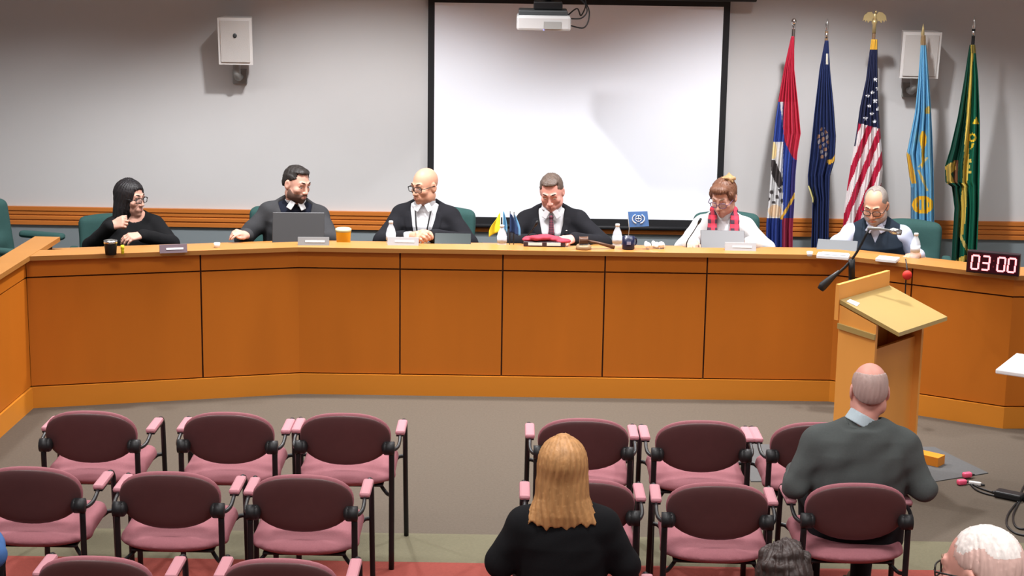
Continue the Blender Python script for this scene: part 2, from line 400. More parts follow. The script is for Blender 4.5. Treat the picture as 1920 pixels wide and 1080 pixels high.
    def mesh(s, smooth=1):
        U = [o for o in s.ops if o[5] == 'u']; mg = 3 * s.vox
        lo = np.min([o[1] for o in U], 0) - mg; hi = np.max([o[2] for o in U], 0) + mg
        ax = [s.axis(lo[i], hi[i], i) for i in range(3)]; n = [len(a) for a in ax]
        D = np.full(n, .2, np.float32); M = np.zeros(n, np.int8)
        for f, l, h, k, m, kind in s.ops:
            g = k + 3.5 * s.vox
            if kind == 'i': sl = [slice(0, n[i]) for i in range(3)]
            else: sl = [slice(max(0, int(np.searchsorted(ax[i], l[i] - g)) - 1), int(np.searchsorted(ax[i], h[i] + g)) + 1) for i in range(3)]
            sl = tuple(sl)
            X, Y, Z = ax[0][sl[0]][:, None, None], ax[1][sl[1]][None, :, None], ax[2][sl[2]][None, None, :]
            if D[sl].size == 0: continue
            d = np.broadcast_to(f(X, Y, Z), D[sl].shape).astype(np.float32); c = D[sl]
            if kind == 'u':
                M[sl] = np.where(d < c, m, M[sl]); hh = np.maximum(k - np.abs(d - c), 0) / k; D[sl] = np.minimum(d, c) - hh * hh * k * .25
            elif kind == 'p':                                                   # paint only
                M[sl] = np.where(d < 0, m, M[sl])
            else:
                if kind == 's': d = -d
                if m: M[sl] = np.where(d > c, m, M[sl])
                hh = np.maximum(k - np.abs(d - c), 0) / k; D[sl] = np.maximum(d, c) + hh * hh * k * .25
        for f in s.noise: D += f(ax[0][:, None, None], ax[1][None, :, None], ax[2][None, None, :]).astype(np.float32)
        D[0] = D[-1] = .1; D[:, 0] = D[:, -1] = .1; D[:, :, 0] = D[:, :, -1] = .1
        ins = D < 0
        cs = [(i, j, k) for i in (0, 1) for j in (0, 1) for k in (0, 1)]
        def cv(Q, c): return Q[c[0]:n[0] - 1 + c[0], c[1]:n[1] - 1 + c[1], c[2]:n[2] - 1 + c[2]]
        cnt = sum(cv(ins, c).astype(np.int8) for c in cs); mixed = (cnt > 0) & (cnt < 8)
        I = np.argwhere(mixed); idx = np.full(mixed.shape, -1, np.int32); idx[mixed] = np.arange(len(I))
        vals = {c: D[I[:, 0] + c[0], I[:, 1] + c[1], I[:, 2] + c[2]] for c in cs}
        acc = np.zeros((len(I), 3)); num = np.zeros(len(I))
        for a in cs:
            for d in range(3):
                if a[d]: continue
                c = list(a); c[d] = 1; va, vb = vals[a], vals[tuple(c)]; cr = (va < 0) != (vb < 0)
                t = np.where(cr, va / np.where(cr, va - vb, 1), 0); P = np.tile(np.array(a, float), (len(I), 1)); P[:, d] += t
                acc += P * cr[:, None]; num += cr
        P = acc / num[:, None]
        V = np.stack([ax[i][I[:, i]] + P[:, i] * (ax[i][I[:, i] + 1] - ax[i][I[:, i]]) for i in range(3)], 1)
        Q = []; mi = []
        for d in range(3):
            e1, e2 = (d + 1) % 3, (d + 2) % 3
            s0 = [slice(0, n[i]) for i in range(3)]; s1 = list(s0); s0[d] = slice(0, n[d] - 1); s1[d] = slice(1, n[d])
            a, b = ins[tuple(s0)], ins[tuple(s1)]
            E = np.argwhere(a != b)
            E = E[(E[:, e1] > 0) & (E[:, e2] > 0) & (E[:, e1] < n[e1] - 1) & (E[:, e2] < n[e2] - 1)]
            def cell(o1, o2):
                C = E.copy(); C[:, e1] -= o1; C[:, e2] -= o2; return idx[C[:, 0], C[:, 1], C[:, 2]]
            q = np.stack([cell(1, 1), cell(0, 1), cell(0, 0), cell(1, 0)], 1)
            fl = a[E[:, 0], E[:, 1], E[:, 2]]; q[~fl] = q[~fl][:, ::-1]; Q.append(q)
            G = E.copy(); G[:, d] += (~fl).astype(int); mi.append(M[G[:, 0], G[:, 1], G[:, 2]])
        Q = np.concatenate(Q); mi = np.concatenate(mi); ok = (Q >= 0).all(1); Q = Q[ok]; mi = mi[ok]
        for _ in range(smooth):
            S = np.zeros_like(V); C = np.zeros(len(V))
            for a in range(4):
                for b in ((a + 1) % 4, (a + 3) % 4): np.add.at(S, Q[:, a], V[Q[:, b]]); np.add.at(C, Q[:, a], 1)
            V = V * .5 + .5 * S / np.maximum(C, 1)[:, None]
        return V, Q, mi
    def build(s, name, mats, parent=None, smooth=1, shade=True):
        V, Q, mi = s.mesh(smooth)
        me = bpy.data.meshes.new(name); me.vertices.add(len(V)); me.vertices.foreach_set('co', V.astype(np.float32).ravel())
        me.loops.add(Q.size); me.loops.foreach_set('vertex_index', Q.astype(np.int32).ravel())
        me.polygons.add(len(Q)); me.polygons.foreach_set('loop_start', np.arange(0, Q.size, 4, dtype=np.int32))
        for m in (mats if isinstance(mats, (list, tuple)) else [mats]): me.materials.append(m)
        me.polygons.foreach_set('material_index', mi.astype(np.int32)); me.polygons.foreach_set('use_smooth', np.ones(len(Q), bool))
        me.update(calc_edges=True); o = bpy.data.objects.new(name, me); return link(o, parent)

# ------------------------------------------------------------------ people
def skin(n, c): return mat(n, c, .5, noise=.06, nscale=25, spec=.3)
SK1, SK2, SK3 = skin('skin_fair', (.60, .33, .25)), skin('skin_warm', (.58, .30, .20)), skin('skin_ruddy', (.64, .31, .25))
LIPM = mat('lip', (.42, .15, .13), .5); BROWM = mat('dark_brow', (.03, .02, .016), .8); BROWL = mat('light_brow', (.22, .14, .09), .8)
EYEW = mat('eye_white', (.75, .72, .70), .2); IRIS = mat('iris', (.03, .018, .012), .2)
def hairm(n, c, v=.35): return mat(n, c, .5, noise=v, nscale=60, stretch=(1, 1, .12), bump=.6, spec=.35)
H_BLK, H_DK, H_BRN, H_GRY = hairm('hair_black', (.012, .010, .011)), hairm('hair_dark', (.022, .018, .016)), hairm('hair_brown_grey', (.10, .07, .055)), hairm('hair_grey', (.22, .19, .17))
H_RED, H_BLOND, H_WHT, H_TUFT = hairm('hair_auburn', (.13, .055, .030)), hairm('hair_blonde', (.40, .20, .075), .45), hairm('hair_white', (.72, .64, .60)), hairm('hair_tan', (.34, .20, .09))
H_THIN = hairm('hair_thin_grey_pink', (.40, .28, .25), .25); H_PINKW = hairm('hair_thin_white_over_pink', (.62, .40, .35), .25); H_MSY = hairm('hair_dark_brown', (.036, .022, .019), .5); H_SIL = hairm('hair_silver', (.34, .27, .24))
def cloth(n, c, noise=.12): return mat(n, c, .9, noise=noise, nscale=150, bump=.12, bscale=500, spec=.15)
SHIRTW, SHIRTL = cloth('white_shirt', (.60, .60, .62), .03), cloth('pale_blue_shirt', (.44, .48, .60), .04)
SWBLK, SUITBLK, SUITGRY, SWNAVY = cloth('black_sweater', (.008, .008, .009)), cloth('black_suit', (.012, .012, .015)), cloth('charcoal_suit', (.042, .042, .045)), cloth('navy_sweater', (.010, .012, .022))
VEST, CARD, SWGRY, JKBLK = cloth('navy_vest', (.014, .022, .034)), cloth('white_cardigan', (.60, .59, .585), .04), cloth('grey_green_sweater', (.072, .080, .078)), cloth('black_jacket', (.006, .006, .007))
PANTS, SHOE, COLLARB = cloth('black_trousers', (.010, .010, .012)), mat('black_shoe', (.01, .01, .01), .4), cloth('pale_grey_collar', (.42, .50, .54), .05)
BLUESH, BROWNTOP, TANTOP = cloth('blue_shirt', (.06, .14, .34)), cloth('brown_top', (.06, .04, .035)), cloth('tan_shirt', (.35, .28, .22))
GLASSF = mat('glasses_frame', (.015, .013, .012), .35); LENS = mat('lens', (.9, .95, 1), .05, alpha=.10)
def torso_prof(w, belly=0, fem=False):
    if fem: return [(-.13, .165, .12, .01), (0, .175, .125, .005), (.12, .150, .108, .0), (.24, .160, .125, -.012), (.31, .165, .118, -.008), (.375, .145, .088, .008), (.42, .095, .070, .014), (.46, .058, .056, .012), (.50, .05, .05, .005)]
    return [(-.13, .165 * w, .125, .01), (0, .175 * w, .128 + belly, .0 - belly), (.12, .172 * w, .122 + belly, -belly), (.25, .182 * w, .124 + belly * .4, -belly * .4), (.33, .185 * w, .118, .0), (.395, .155 * w, .092, .012), (.435, .105, .076, .016), (.47, .064, .062, .012), (.51, .056, .056, .005)]
class Body: pass
def arms(S, B, infl, mats_, k=.02, cuff=None, only=None):
    for sd, (el, wr) in B.arms.items():
        sh = B.sh[sd]; el = np.array(el); wr = np.array(wr); a = B.aw
        S.cap(sh, el, .052 * a + infl, .043 * a + infl, .035, mats_)
        e = wr if cuff is None else el + (wr - el) * cuff
        S.cap(el, e, .043 * a + infl, (.029 if cuff is None else .034) * a + infl, k, mats_)
def traps(S, B, infl, m):
    for sd, q in (('L', 1), ('R', -1)):
        S.cap(B.T((q * .030, .022, .462)), B.sh[sd] + B.T.R @ np.array((-q * .02, 0, .010)), .036 + infl, .044 * B.aw + infl, .03, m)
def hand(S, wr, fdir, nrm, side, curl=30, m=0, sc=1.0, fan=4, thumb=0):
    y = np.array(fdir, float); y /= np.linalg.norm(y); z = np.array(nrm, float); z -= y * (z @ y); z /= np.linalg.norm(z)
    x = np.cross(y, z) if side == 'L' else np.cross(z, y)
    F = Frame(wr, np.stack([x, y, z], 1) * sc)
    cl = curl if isinstance(curl, (list, tuple)) else [curl] * 4
    S.cap((0, -.03, 0), (0, .02, 0), .025 * sc, .023 * sc, .012, m, F=F)
    bx = (.030, .010, -.010, -.029); by = (.088, .092, .087, .078); ln = (.074, .082, .076, .060)
    for i in range(4):
        S.cap((bx[i] * .55, .01, 0), (bx[i], by[i], 0), .0150 * sc, .0125 * sc, .014, m, F=F)
        a0 = math.radians((1.2 - i) * fan); p = np.array((bx[i], by[i], 0.)); th = 0
        for j, fr in enumerate((.44, .32, .24)):
            th += math.radians(cl[i]) * (1.0, 1.1, .8)[j]
            q = p + ln[i] * fr * np.array((math.sin(a0) * math.cos(th), math.cos(a0) * math.cos(th), -math.sin(th)))
            S.cap(p, q, (.0098, .0088, .0080)[j] * sc, (.0088, .0080, .0070)[j] * sc, .0035, m, F=F); p = q
    t0, t1, t2, t3 = (.018, .018, -.004), (.040, .052, -.012 - thumb * .5), (.048, .084, -.018 - thumb), (.044, .108, -.022 - thumb * 1.4)
    S.cap(t0, t1, .016 * sc, .0125 * sc, .012, m, F=F); S.cap(t1, t2, .0118 * sc, .010 * sc, .005, m, F=F); S.cap(t2, t3, .0098 * sc, .0085 * sc, .004, m, F=F)
def head_shape(S, H, m=0, lip=1, brow=2, fem=False, full=1.0):
    j = .92 if fem else 1.0
    S.ell((0, .014, .030), (.074, .096, .088), .02, m, F=H)
    S.ell((0, -.022, -.030), (.061 * full, .066, .088), .03, m, F=H)
    S.ell((0, -.034, -.082), (.048 * j * full, .046, .036), .025, m, F=H)
    S.ell((0, -.070, -.104), (.020 * j, .018, .016), .02, m, F=H)
    for q in (-1, 1):
        S.ell((q * .052 * j * full, -.005, -.070), (.018, .040, .030), .03, m, F=H)
        S.ell((q * .043 * full, -.058, -.028), (.022, .022, .020), .02, m, F=H)
    S.cap((-.034, -.077, .019), (.034, -.077, .019), .014, .014, .016, m, F=H)
    for q in (-1, 1): S.ell((q * .031, -.098, -.001), (.019, .017, .013), .014, m, 's', F=H)
    for q in (-1, 1):
        S.cap((q * .017, -.0785, .005), (q * .031, -.0815, .0112), .0045, .0052, .006, m, F=H); S.cap((q * .031, -.0815, .0112), (q * .046, -.073, .005), .0052, .0045, .006, m, F=H)
        S.cap((q * .018, -.0775, -.0115), (q * .044, -.0735, -.0115), .0045, .0045, .008, m, F=H)
    S.cap((0, -.084, .010), (0, -.107, -.036), .0085, .0115, .012, m, F=H)
    for q in (-1, 1): S.ell((q * .0125, -.096, -.040), (.009, .011, .008), .008, m, F=H)
    S.ell((0, -.082, -.070), (.030, .014, .018), .02, m, F=H)
    for q in (-1, 1):
        S.cap((0, -.0965, -.066), (q * .023, -.0835, -.070), .0052, .003, .005, lip, F=H)
        S.cap((0, -.0955, -.0755), (q * .021, -.0835, -.0725), .0058, .003, .005, lip, F=H)
        S.cap((q * .014, -.0925, .0285), (q * .046, -.077, .0300), .0040, .0030, .008, m, F=H)
        ro = np.array(Matrix.Rotation(R_(q * -18), 3, 'Z'))
        S.ell((q * .077, .012, -.010), (.009, .021, .034), .010, m, F=H, rot=ro); S.ell((q * .087, .007, -.006), (.007, .011, .018), .006, m, 's', F=H, rot=ro)
def brows(P, H, m):
    b = MB()
    for q in (-1, 1): b.tube([H((q * .012, -.0935, .0270)), H((q * .024, -.0925, .0315)), H((q * .038, -.0855, .0330)), H((q * .048, -.0760, .0290))], [.0022, .0042, .0038, .0016], 8)
    b.build('eyebrows', m, P)
def eyes(P, H, down=10, yaw=0):
    for q in (-1, 1):
        c = np.array((q * .031, -.0712, -.001)); vs = []; fs = []; mi = []; n = 16; r = .0128
        dr = Rm(yaw, down) @ np.array((0, -1, 0)); G = np.array(Vector(dr).to_track_quat('Z', 'Y').to_matrix())
        th = [0, .12, .25, .40, .6, .9, 1.3, 1.8, 2.4, 3.1]
        for a in th[1:]:
            for k in range(n):
                b = 2 * math.pi * k / n; vs.append(G @ np.array((math.sin(a) * math.cos(b), math.sin(a) * math.sin(b), math.cos(a))) * r)
        vs.append(G @ np.array((0, 0, r)))
        for i in range(len(th) - 2):
            for k in range(n): fs.append((i * n + k, (i + 1) * n + k, (i + 1) * n + (k + 1) % n, i * n + (k + 1) % n)); mi.append(1 if th[i + 2] < .5 else 0)
        for k in range(n): fs.append((len(vs) - 1, k, (k + 1) % n)); mi.append(1)
        mesh_obj('eye', [H(c + v) for v in vs], fs, [EYEW, IRIS], P, True, mi)
def glasses(P, H, rx=.025, rz=.018, m=None, drop=0):
    m = m or GLASSF; b = MB(); T = lambda p: H(p)
    for q in (-1, 1):
        sq = lambda c: math.copysign(abs(c) ** .6, c)
        pts = [T((q * .033 + rx * sq(math.cos(a)), -.108 + .010 * abs(q * .033 + rx * math.cos(a)) / .05, -.004 - drop + rz * sq(math.sin(a)))) for a in [2 * math.pi * k / 20 for k in range(21)]]
        b.tube(pts, .0026, 6)
        b.tube([T((q * .058, -.098, 0 - drop)), T((q * .078, -.085, .002 - drop * .6)), T((q * .084, -.02, .004)), T((q * .082, .012, .002)), T((q * .082, .03, -.012))], .0026, 6)
    b.tube([T((-.009, -.107, .002 - drop)), T((0, -.110, .004 - drop)), T((.009, -.107, .002 - drop))], .0018, 6)
    g = b.build('glasses', m, P)
    for q in (-1, 1):
        n = 16; vs = [T((q * .033, -.106, -.004 - drop))] + [T((q * .033 + rx * .97 * math.cos(a), -.108 + .010 * abs(q * .033 + rx * math.cos(a)) / .05, -.004 - drop + rz * .97 * math.sin(a))) for a in [2 * math.pi * k / n for k in range(n)]]
        mesh_obj('lens', vs, [(0, k + 1, (k + 1) % n + 1) for k in range(n)], LENS, g)
def wav(freqs, amp, ph=0):
    def f(X, Y, Z):
        return amp * (np.sin(X * freqs[0] + Z * freqs[2] * .3 + ph) * np.sin(Y * freqs[1] + ph * 2 + X * 7) + .7 * np.sin(Z * freqs[2] + X * freqs[0] * .5 + Y * freqs[1] * .4 + ph))
    return f
def strands(H, n, amp):
    def f(X, Y, Z):
        x, y, z = H.inv(X, Y, Z); a = np.arctan2(x, y + .02)
        return amp * (np.sin(a * n + 3 * np.sin(z * 21)) + .6 * np.sin(a * n * 1.7 + 1.3 + z * 12) + .4 * np.sin(a * n * 2.9 + z * 30))
    return f
def hair(P, H, style, m, m2=None):
    S = Sdf(.0045)
    if style == 'short':
        S.ell((0, .017, .034), (.080, .100, .090), .02, F=H); S.ell((0, .045, -.01), (.071, .066, .074), .02, F=H)
        S.ell((0, -.030, .092), (.055, .046, .022), .02, F=H)
        S.fn(lambda x, y, z: .066 - .72 * (y + .070) - z, .006, F=H)                       # hairline, forehead to nape
        S.fn(lambda x, y, z: np.maximum(np.maximum(np.abs(x) - .054, y + .040), z - .084), .010, kind='s', F=H)
        for q in (-1, 1): S.ell((q * .08, .012, -.012), (.02, .026, .036), .006, kind='s', F=H)
        S.noise.append(strands(H, 40, .0017)); S.noise.append(wav((150, 150, 130), .0012))
    elif style == 'fringe':                                                                  # bald crown, hair round the sides
        S.ell((0, .017, .030), (.0785, .099, .089), .02, F=H); S.ell((0, .045, -.01), (.070, .066, .072), .02, F=H)
        S.fn(lambda x, y, z: .045 - .62 * (y + .060) - z, .006, F=H)
        S.ell((0, -.025, .105), (.070, .125, .062), .012, kind='s', F=H)
        S.fn(lambda x, y, z: np.maximum(np.abs(x) - .060, y + .045), .010, kind='s', F=H)
        for q in (-1, 1): S.ell((q * .08, .012, -.012), (.02, .026, .036), .006, kind='s', F=H)
        S.noise.append(strands(H, 40, .0008))
    elif style == 'thin':                                                                    # receding, cropped
        S.ell((0, .020, .034), (.0775, .0975, .0895), .02, F=H); S.ell((0, .045, -.01), (.070, .066, .073), .02, F=H)
        S.fn(lambda x, y, z: .048 - .62 * (y + .060) - z, .006, F=H)
        S.ell((.030, -.055, .105), (.030, .060, .060), .012, kind='s', F=H); S.ell((-.030, -.055, .105), (.030, .060, .060), .012, kind='s', F=H)
        S.fn(lambda x, y, z: np.maximum(np.abs(x) - .062, y + .060), .010, kind='s', F=H)
        for q in (-1, 1): S.ell((q * .08, .012, -.012), (.02, .026, .036), .006, kind='s', F=H)
        S.noise.append(strands(H, 40, .0010))
    elif style == 'bob':
        S.ell((0, .018, .036), (.086, .106, .094), .03, F=H)
        S.loft([(-.175, .094, .070, .040), (-.13, .104, .080, .035), (-.07, .102, .092, .025), (.0, .094, .098, .018), (.05, .084, .094, .016), (.09, .062, .074, .016), (.115, .030, .040, .016), (.122, .01, .014, .016)], 0, .03, F=H, p=2.0)
        S.ell((0, -.118, -.045), (.066, .085, .125), .014, kind='s', F=H); S.ell((0, -.03, -.20), (.050, .05, .11), .02, kind='s', F=H)
        S.fn(lambda x, y, z: np.maximum(y + .068, z - .062), .012, kind='s', F=H)
        S.noise.append(strands(H, 26, .0022)); S.noise.append(lambda X, Y, Z: np.where(H.inv(X, Y, Z)[2] < -.16, .002, 0))
    elif style == 'long':
        S.ell((0, .018, .036), (.088, .108, .094), .03, F=H)
        S.loft([(-.235, .166, .046, .064), (-.205, .150, .058, .060), (-.165, .126, .072, .052), (-.10, .103, .086, .036), (-.04, .100, .094, .026), (.02, .092, .098, .020), (.06, .080, .092, .016), (.09, .062, .074, .016), (.115, .030, .040, .016), (.122, .01, .014, .016)], 0, .03, F=H, p=2.1)
        S.ell((0, -.118, -.06), (.064, .085, .16), .014, kind='s', F=H); S.ell((0, -.045, -.22), (.085, .07, .14), .02, kind='s', F=H)
        S.fn(lambda x, y, z: np.maximum(y + .072, z - .060), .012, kind='s', F=H)
        S.fn(lambda x, y, z: -.212 + .007 * np.sin(x * 75) + .006 * np.sin(x * 170 + 1) + .12 * np.abs(x - .02) - z, .004, F=H)   # ragged ends
        S.noise.append(strands(H, 34, .0016))
    elif style == 'updo':
        S.ell((0, .018, .036), (.086, .104, .095), .03, F=H); S.ell((0, .04, -.03), (.072, .062, .075), .02, F=H)
        for q in (-1, 1): S.cap((q * .073, -.030, .04), (q * .078, -.008, -.055), .016, .012, .02, F=H)
        S.ell((0, -.06, .088), (.064, .040, .034), .02, F=H)
        S.fn(lambda x, y, z: .045 - .62 * (y + .075) - z - .03 * (np.abs(x) > .055), .008, F=H)
        S.fn(lambda x, y, z: np.maximum(np.maximum(np.abs(x) - .056, y + .050), z - .066), .012, kind='s', F=H)
        S.noise.append(strands(H, 30, .0022))
    elif style == 'messy':
        S.ell((0, .018, .036), (.092, .110, .100), .03, F=H); S.ell((0, .05, -.03), (.080, .070, .09), .03, F=H)
        rn = random.Random(3)
        for i in range(26):
            a = rn.uniform(0, 6.28); e = rn.uniform(.2, 1.5); d = np.array((math.cos(a) * math.cos(e), math.sin(a) * math.cos(e), math.sin(e)))
            c = np.array((0, .018, .036)) + d * np.array((.088, .106, .098)); S.cap(c, c + d * .002 + np.array((.034 * math.sin(a), -.034 * math.cos(a), .0)), .018, .009, .014, F=H)
        S.fn(lambda x, y, z: .030 - .62 * (y + .070) - z, .006, F=H)
        S.fn(lambda x, y, z: np.maximum(np.maximum(np.abs(x) - .056, y + .060), z - .055), .012, kind='s', F=H)
        S.noise.append(strands(H, 30, .0026))
    elif style == 'wisp':                                                                    # thin white hair over a pink scalp
        S.ell((0, .022, .033), (.0785, .1005, .093), .02, F=H); S.ell((0, .045, -.01), (.072, .068, .075), .02, F=H)
        S.fn(lambda x, y, z: .052 - .62 * (y + .060) - z, .006, F=H)
        S.fn(lambda x, y, z: np.maximum(np.maximum(np.abs(x) - .060, y + .050), z - .085), .010, kind='s', F=H)
        S.fn(lambda x, y, z: z - .072 + .012 * np.sin(y * 60 + x * 40), .001, 1, 'p', F=H)
        for q in (-1, 1): S.ell((q * .08, .012, -.012), (.02, .026, .036), .006, kind='s', F=H)
        S.noise.append(strands(H, 40, .0016))
    h = S.build('hair', m, P)
    if style == 'updo':
        T = Sdf(.004); rn = random.Random(5); T.ell((.030, .055, .112), (.036, .034, .028), .02, F=H)
        for i in range(12):
            a = rn.uniform(0, 6.28); T.cap((.030, .055, .118), (.030 + .044 * math.cos(a), .055 + .040 * math.sin(a), .112 + rn.uniform(-.012, .03)), .013, .006, .012, F=H)
        T.noise.append(wav((150, 150, 130), .002))
        T.build('hair_tuft', m2, P)
    return h
def beard(P, H, m, full=False, fac=1.0):
    S = Sdf(.0035); g = .0035 if not full else .007
    S.ell((0, -.022, -.030), (.061 * fac + g, .066 + g, .088 + g), .03, F=H); S.ell((0, -.034, -.082), (.048 * fac + g, .046 + g, .036 + g), .025, F=H); S.ell((0, -.070, -.104), (.020 + g, .018 + g, .016 + g), .02, F=H)
    for q in (-1, 1): S.ell((q * .052 * fac, -.005, -.070), (.018 + g, .040 + g, .030 + g), .03, F=H)
    S.ell((0, -.082, -.070), (.030 + g, .014 + g, .018 + g), .02, F=H)
    S.fn(lambda x, y, z: z + .052 - np.maximum(0, (y + .045)) * .75 , .006, F=H)
    S.fn(lambda x, y, z: y - .004, .006, F=H)
    S.ell((0, -.098, -.0715), (.026, .022, .0095), .006, kind='s', F=H)
    return S.build('beard', m, P)
def person(label, loc, rotz, seat=.46, lean=12, twist=0, tilt=0, wd=1.0, belly=0, fem=False, head=(0, 10, 0), hoff=(0, 0, 0), hs=1.0, arms_=None, hands=None, skinm=None, brow=None, topm=None,
           legs=True, feet=-.42, full=1.0, aw=1.0, eyed=12, gl=None, knees=.11, sink=0):
    B = Body(); sk = skinm or SK1
    P = Body()
    T = Frame((0, 0, seat + .085 - sink), Rm(twist, lean, tilt)); B.T = T; B.prof = torso_prof(wd, belly, fem); B.aw = aw; B.arms = {}; B.sh = {}
    N = T((0, .010, .47)); B.N = N
    HR = Rm(*head) * hs; hc = N + np.array((0, -.025, .128)) + np.array(hoff); H = Frame(hc, HR); B.H = Frame(hc, HR); B.Hs = H
    sx = (.148 if fem else .170 * wd)
    for sd, q in (('L', 1), ('R', -1)): B.sh[sd] = T((q * sx, .006, .368))
    for sd, (e, wr) in (arms_ or {}).items(): B.arms[sd] = (e, wr)
    S = Sdf(.0065); S.fine = (hc - np.array((.105, .125, .15)), hc + np.array((.105, .14, .14)), .0032)
    mats_ = [sk, LIPM, brow or BROWM, topm or SHIRTW, PANTS, SHOE]
    S.loft(B.prof, 0, .02, 3, F=T, z1=.455)
    B.fem = fem; traps(S, B, 0, 3)
    S.cap(N + np.array((0, .004, -.01)), H((0, .018, -.075)), .057 if not fem else .048, .054 if not fem else .046, .012, 0)
    for sd in B.arms: S.ell(B.sh[sd] - T.R @ np.array(((1 if sd == 'L' else -1) * .012, 0, -.002)), (.058 * aw, .058 * aw, .054 * aw), .03, 3)
    arms(S, B, 0, 3, cuff=.9)
    for sd, (e, wr) in B.arms.items():
        e = np.array(e); wr = np.array(wr); S.cap(e + (wr - e) * .8, wr, .033 * aw, .027, .012, 0)
    for sd, hd in (hands or {}).items(): hand(S, B.arms[sd][1], *hd[:2], sd, m=0, **(hd[2] if len(hd) > 2 else {}))
    head_shape(S, H, 0, 1, 2, fem, full)
    if legs:
        for q in (-1, 1):
            hp = (q * .09, -.02, seat + .085); kn = (q * (knees + .02), -.43, seat + .055); an = (q * (knees + .01), feet, .10)
            S.cap(hp, kn, .092, .062, .04, 4); S.cap(kn, an, .060, .048, .02, 4)
            S.ell((q * (knees + .015), feet - .075, .046), (.048, .135, .046), .015, 5)
            S.rbox((q * (knees + .015), feet - .075, .018), (.05, .14, .018), .012, .01, 5)
        S.loft([(seat - .005, .185 * wd, .15, .0), (seat + .13, .188 * wd, .15 + belly, -belly * .5)], 0, .04, 4)
    O = S.build('person', mats_, None); O.location = loc; O.rotation_euler = (0, 0, R_(rotz)); tag(O, label, 'person', None)
    P = O; B.P = P
    eyes(P, H, eyed); brows(P, H, brow or BROWM)
    if gl is not None: glasses(P, H, **gl)
    return B
def vcut(hwid, zb, zt, side=1):
    L = math.hypot(1, hwid / (zt - zb))
    return lambda x, y, z: np.maximum((np.abs(x) - hwid * (z - zb) / (zt - zb)) / L, y + .0)
def garment(B, name, m, infl=.016, z0=-.15, z1=.445, sleeves=True, v=None, neck=.066, lapel=None, cuff=.93, seed=0, arm_infl=None, wr=.0022, lap_m=None, holes=False, buttons=0):
    S = Sdf(.006); T = B.T; ai = infl * .8 if arm_infl is None else arm_infl
    S.loft(B.prof, infl, .025, 0, F=T, z0=z0, z1=z1)
    if not holes:
        for sd in B.arms: S.ell(B.sh[sd] - T.R @ np.array(((1 if sd == 'L' else -1) * .010, 0, -.004)), np.array((.058, .058, .054)) * B.aw + infl * .9, .03, 0)
    traps(S, B, infl * .8, 0)
    if sleeves: arms(S, B, ai, 0, .02, cuff)
    if lapel:
        zb, zt, hw_, lw = lapel
        S.loft(B.prof, infl + .007, .003, 1, F=T, z0=zb - .01, z1=zt - .01, cut=lambda x, y, z: np.maximum(np.abs(np.abs(x) - hw_ * (z - zb) / (zt - zb) - lw * .5) - lw * .5 * np.clip((z - zb) / (zt - zb) * 1.6, .12, 1), y + .02))
    if v: S.fn(vcut(*v), .004, 0, 's', F=T)
    if holes:
        for sd, q in (('L', 1), ('R', -1)): S.cap((q * .235, 0, .33), (q * .30, 0, .32), .085, .10, .01, 0, 's', F=T)
    if neck: S.cap(B.N + np.array((0, .002, -.012)), B.H((0, .012, -.07)), neck, neck - .002, .006, 0, 's')
    S.noise.append(wav((31, 27, 38), wr, seed)); S.noise.append(wav((63, 55, 71), wr * .45, seed + 2))
    o = S.build(name, [m, lap_m or m], B.P, smooth=1)
    return o
def collar(B, m, r=.072, flaps=True, h=.050):
    S = Sdf(.0035); N = B.N; ax = B.H((0, .016, -.075)) - N; ax = ax / np.linalg.norm(ax); a = N + ax * -.016
    S.cap(a, a + ax * h, r, r - .004, .004); S.cap(a - ax * .05, a + ax * (h + .06), r - .007, r - .010, .003, kind='s')
    S.fn(lambda X, Y, Z: -(X - a[0]) * ax[0] - (Y - a[1]) * ax[1] - (Z - a[2]) * ax[2] - .004, .003)
    S.fn(lambda X, Y, Z: (X - a[0]) * ax[0] + (Y - a[1]) * ax[1] + (Z - a[2]) * ax[2] - h - .003, .003)
    if flaps:
        S.fn(lambda x, y, z: np.maximum(np.abs(x) - .012 - np.maximum(z - .46, 0) * .25, y + .02), .003, kind='s', F=B.T)
        for q in (-1, 1): S.rbox((q * .038, -.078, .458), (.021, .004, .030), .004, .006, F=B.T, rot=np.array(Euler((R_(-26), R_(q * -20), R_(q * 30))).to_matrix()))
    return S.build('shirt_collar', m, B.P)

# ------------------------------------------------------------------ audience chairs
def oval_pad(a, b_, th, curve, F=None, p=2.3, n=36, rings=9, front=1.0, back=1.0):
    """oval cushion in the XZ plane, curved along x; y < 0 is the rear face"""
    vs = []; fs = []
    def ringpts(side, r):
        out = []
        for k in range(n):
            t = 2 * math.pi * k / n; c, s = math.cos(t), math.sin(t)
            q = (abs(c) ** p + abs(s) ** p) ** (-1 / p)
            x, z = a * r * q * c, b_ * r * q * s
            y = side * th / 2 * math.sqrt(max(0, 1 - r ** 5)) + curve * (x / a) ** 2
            out.append((x, y, z))
        return out
    rs = [i / rings for i in range(1, rings)] + [.96, .99, 1.0]
    loops = []
    for side, seq in ((-back, rs), (front, rs[:-1][::-1])):
        for r in seq: loops.append(len(vs)); vs += ringpts(side, r)
    for i in range(len(loops) - 1):
        for k in range(n): fs.append((loops[i] + k, loops[i] + (k + 1) % n, loops[i + 1] + (k + 1) % n, loops[i + 1] + k))
    c0 = len(vs); vs += [(0, -back * th / 2, 0), (0, front * th / 2, 0)]
    for k in range(n): fs.append((c0, loops[0] + (k + 1) % n, loops[0] + k)); fs.append((c0 + 1, loops[-1] + k, loops[-1] + (k + 1) % n))
    if F is not None: vs = [F @ Vector(v) for v in vs]
    return vs, fs
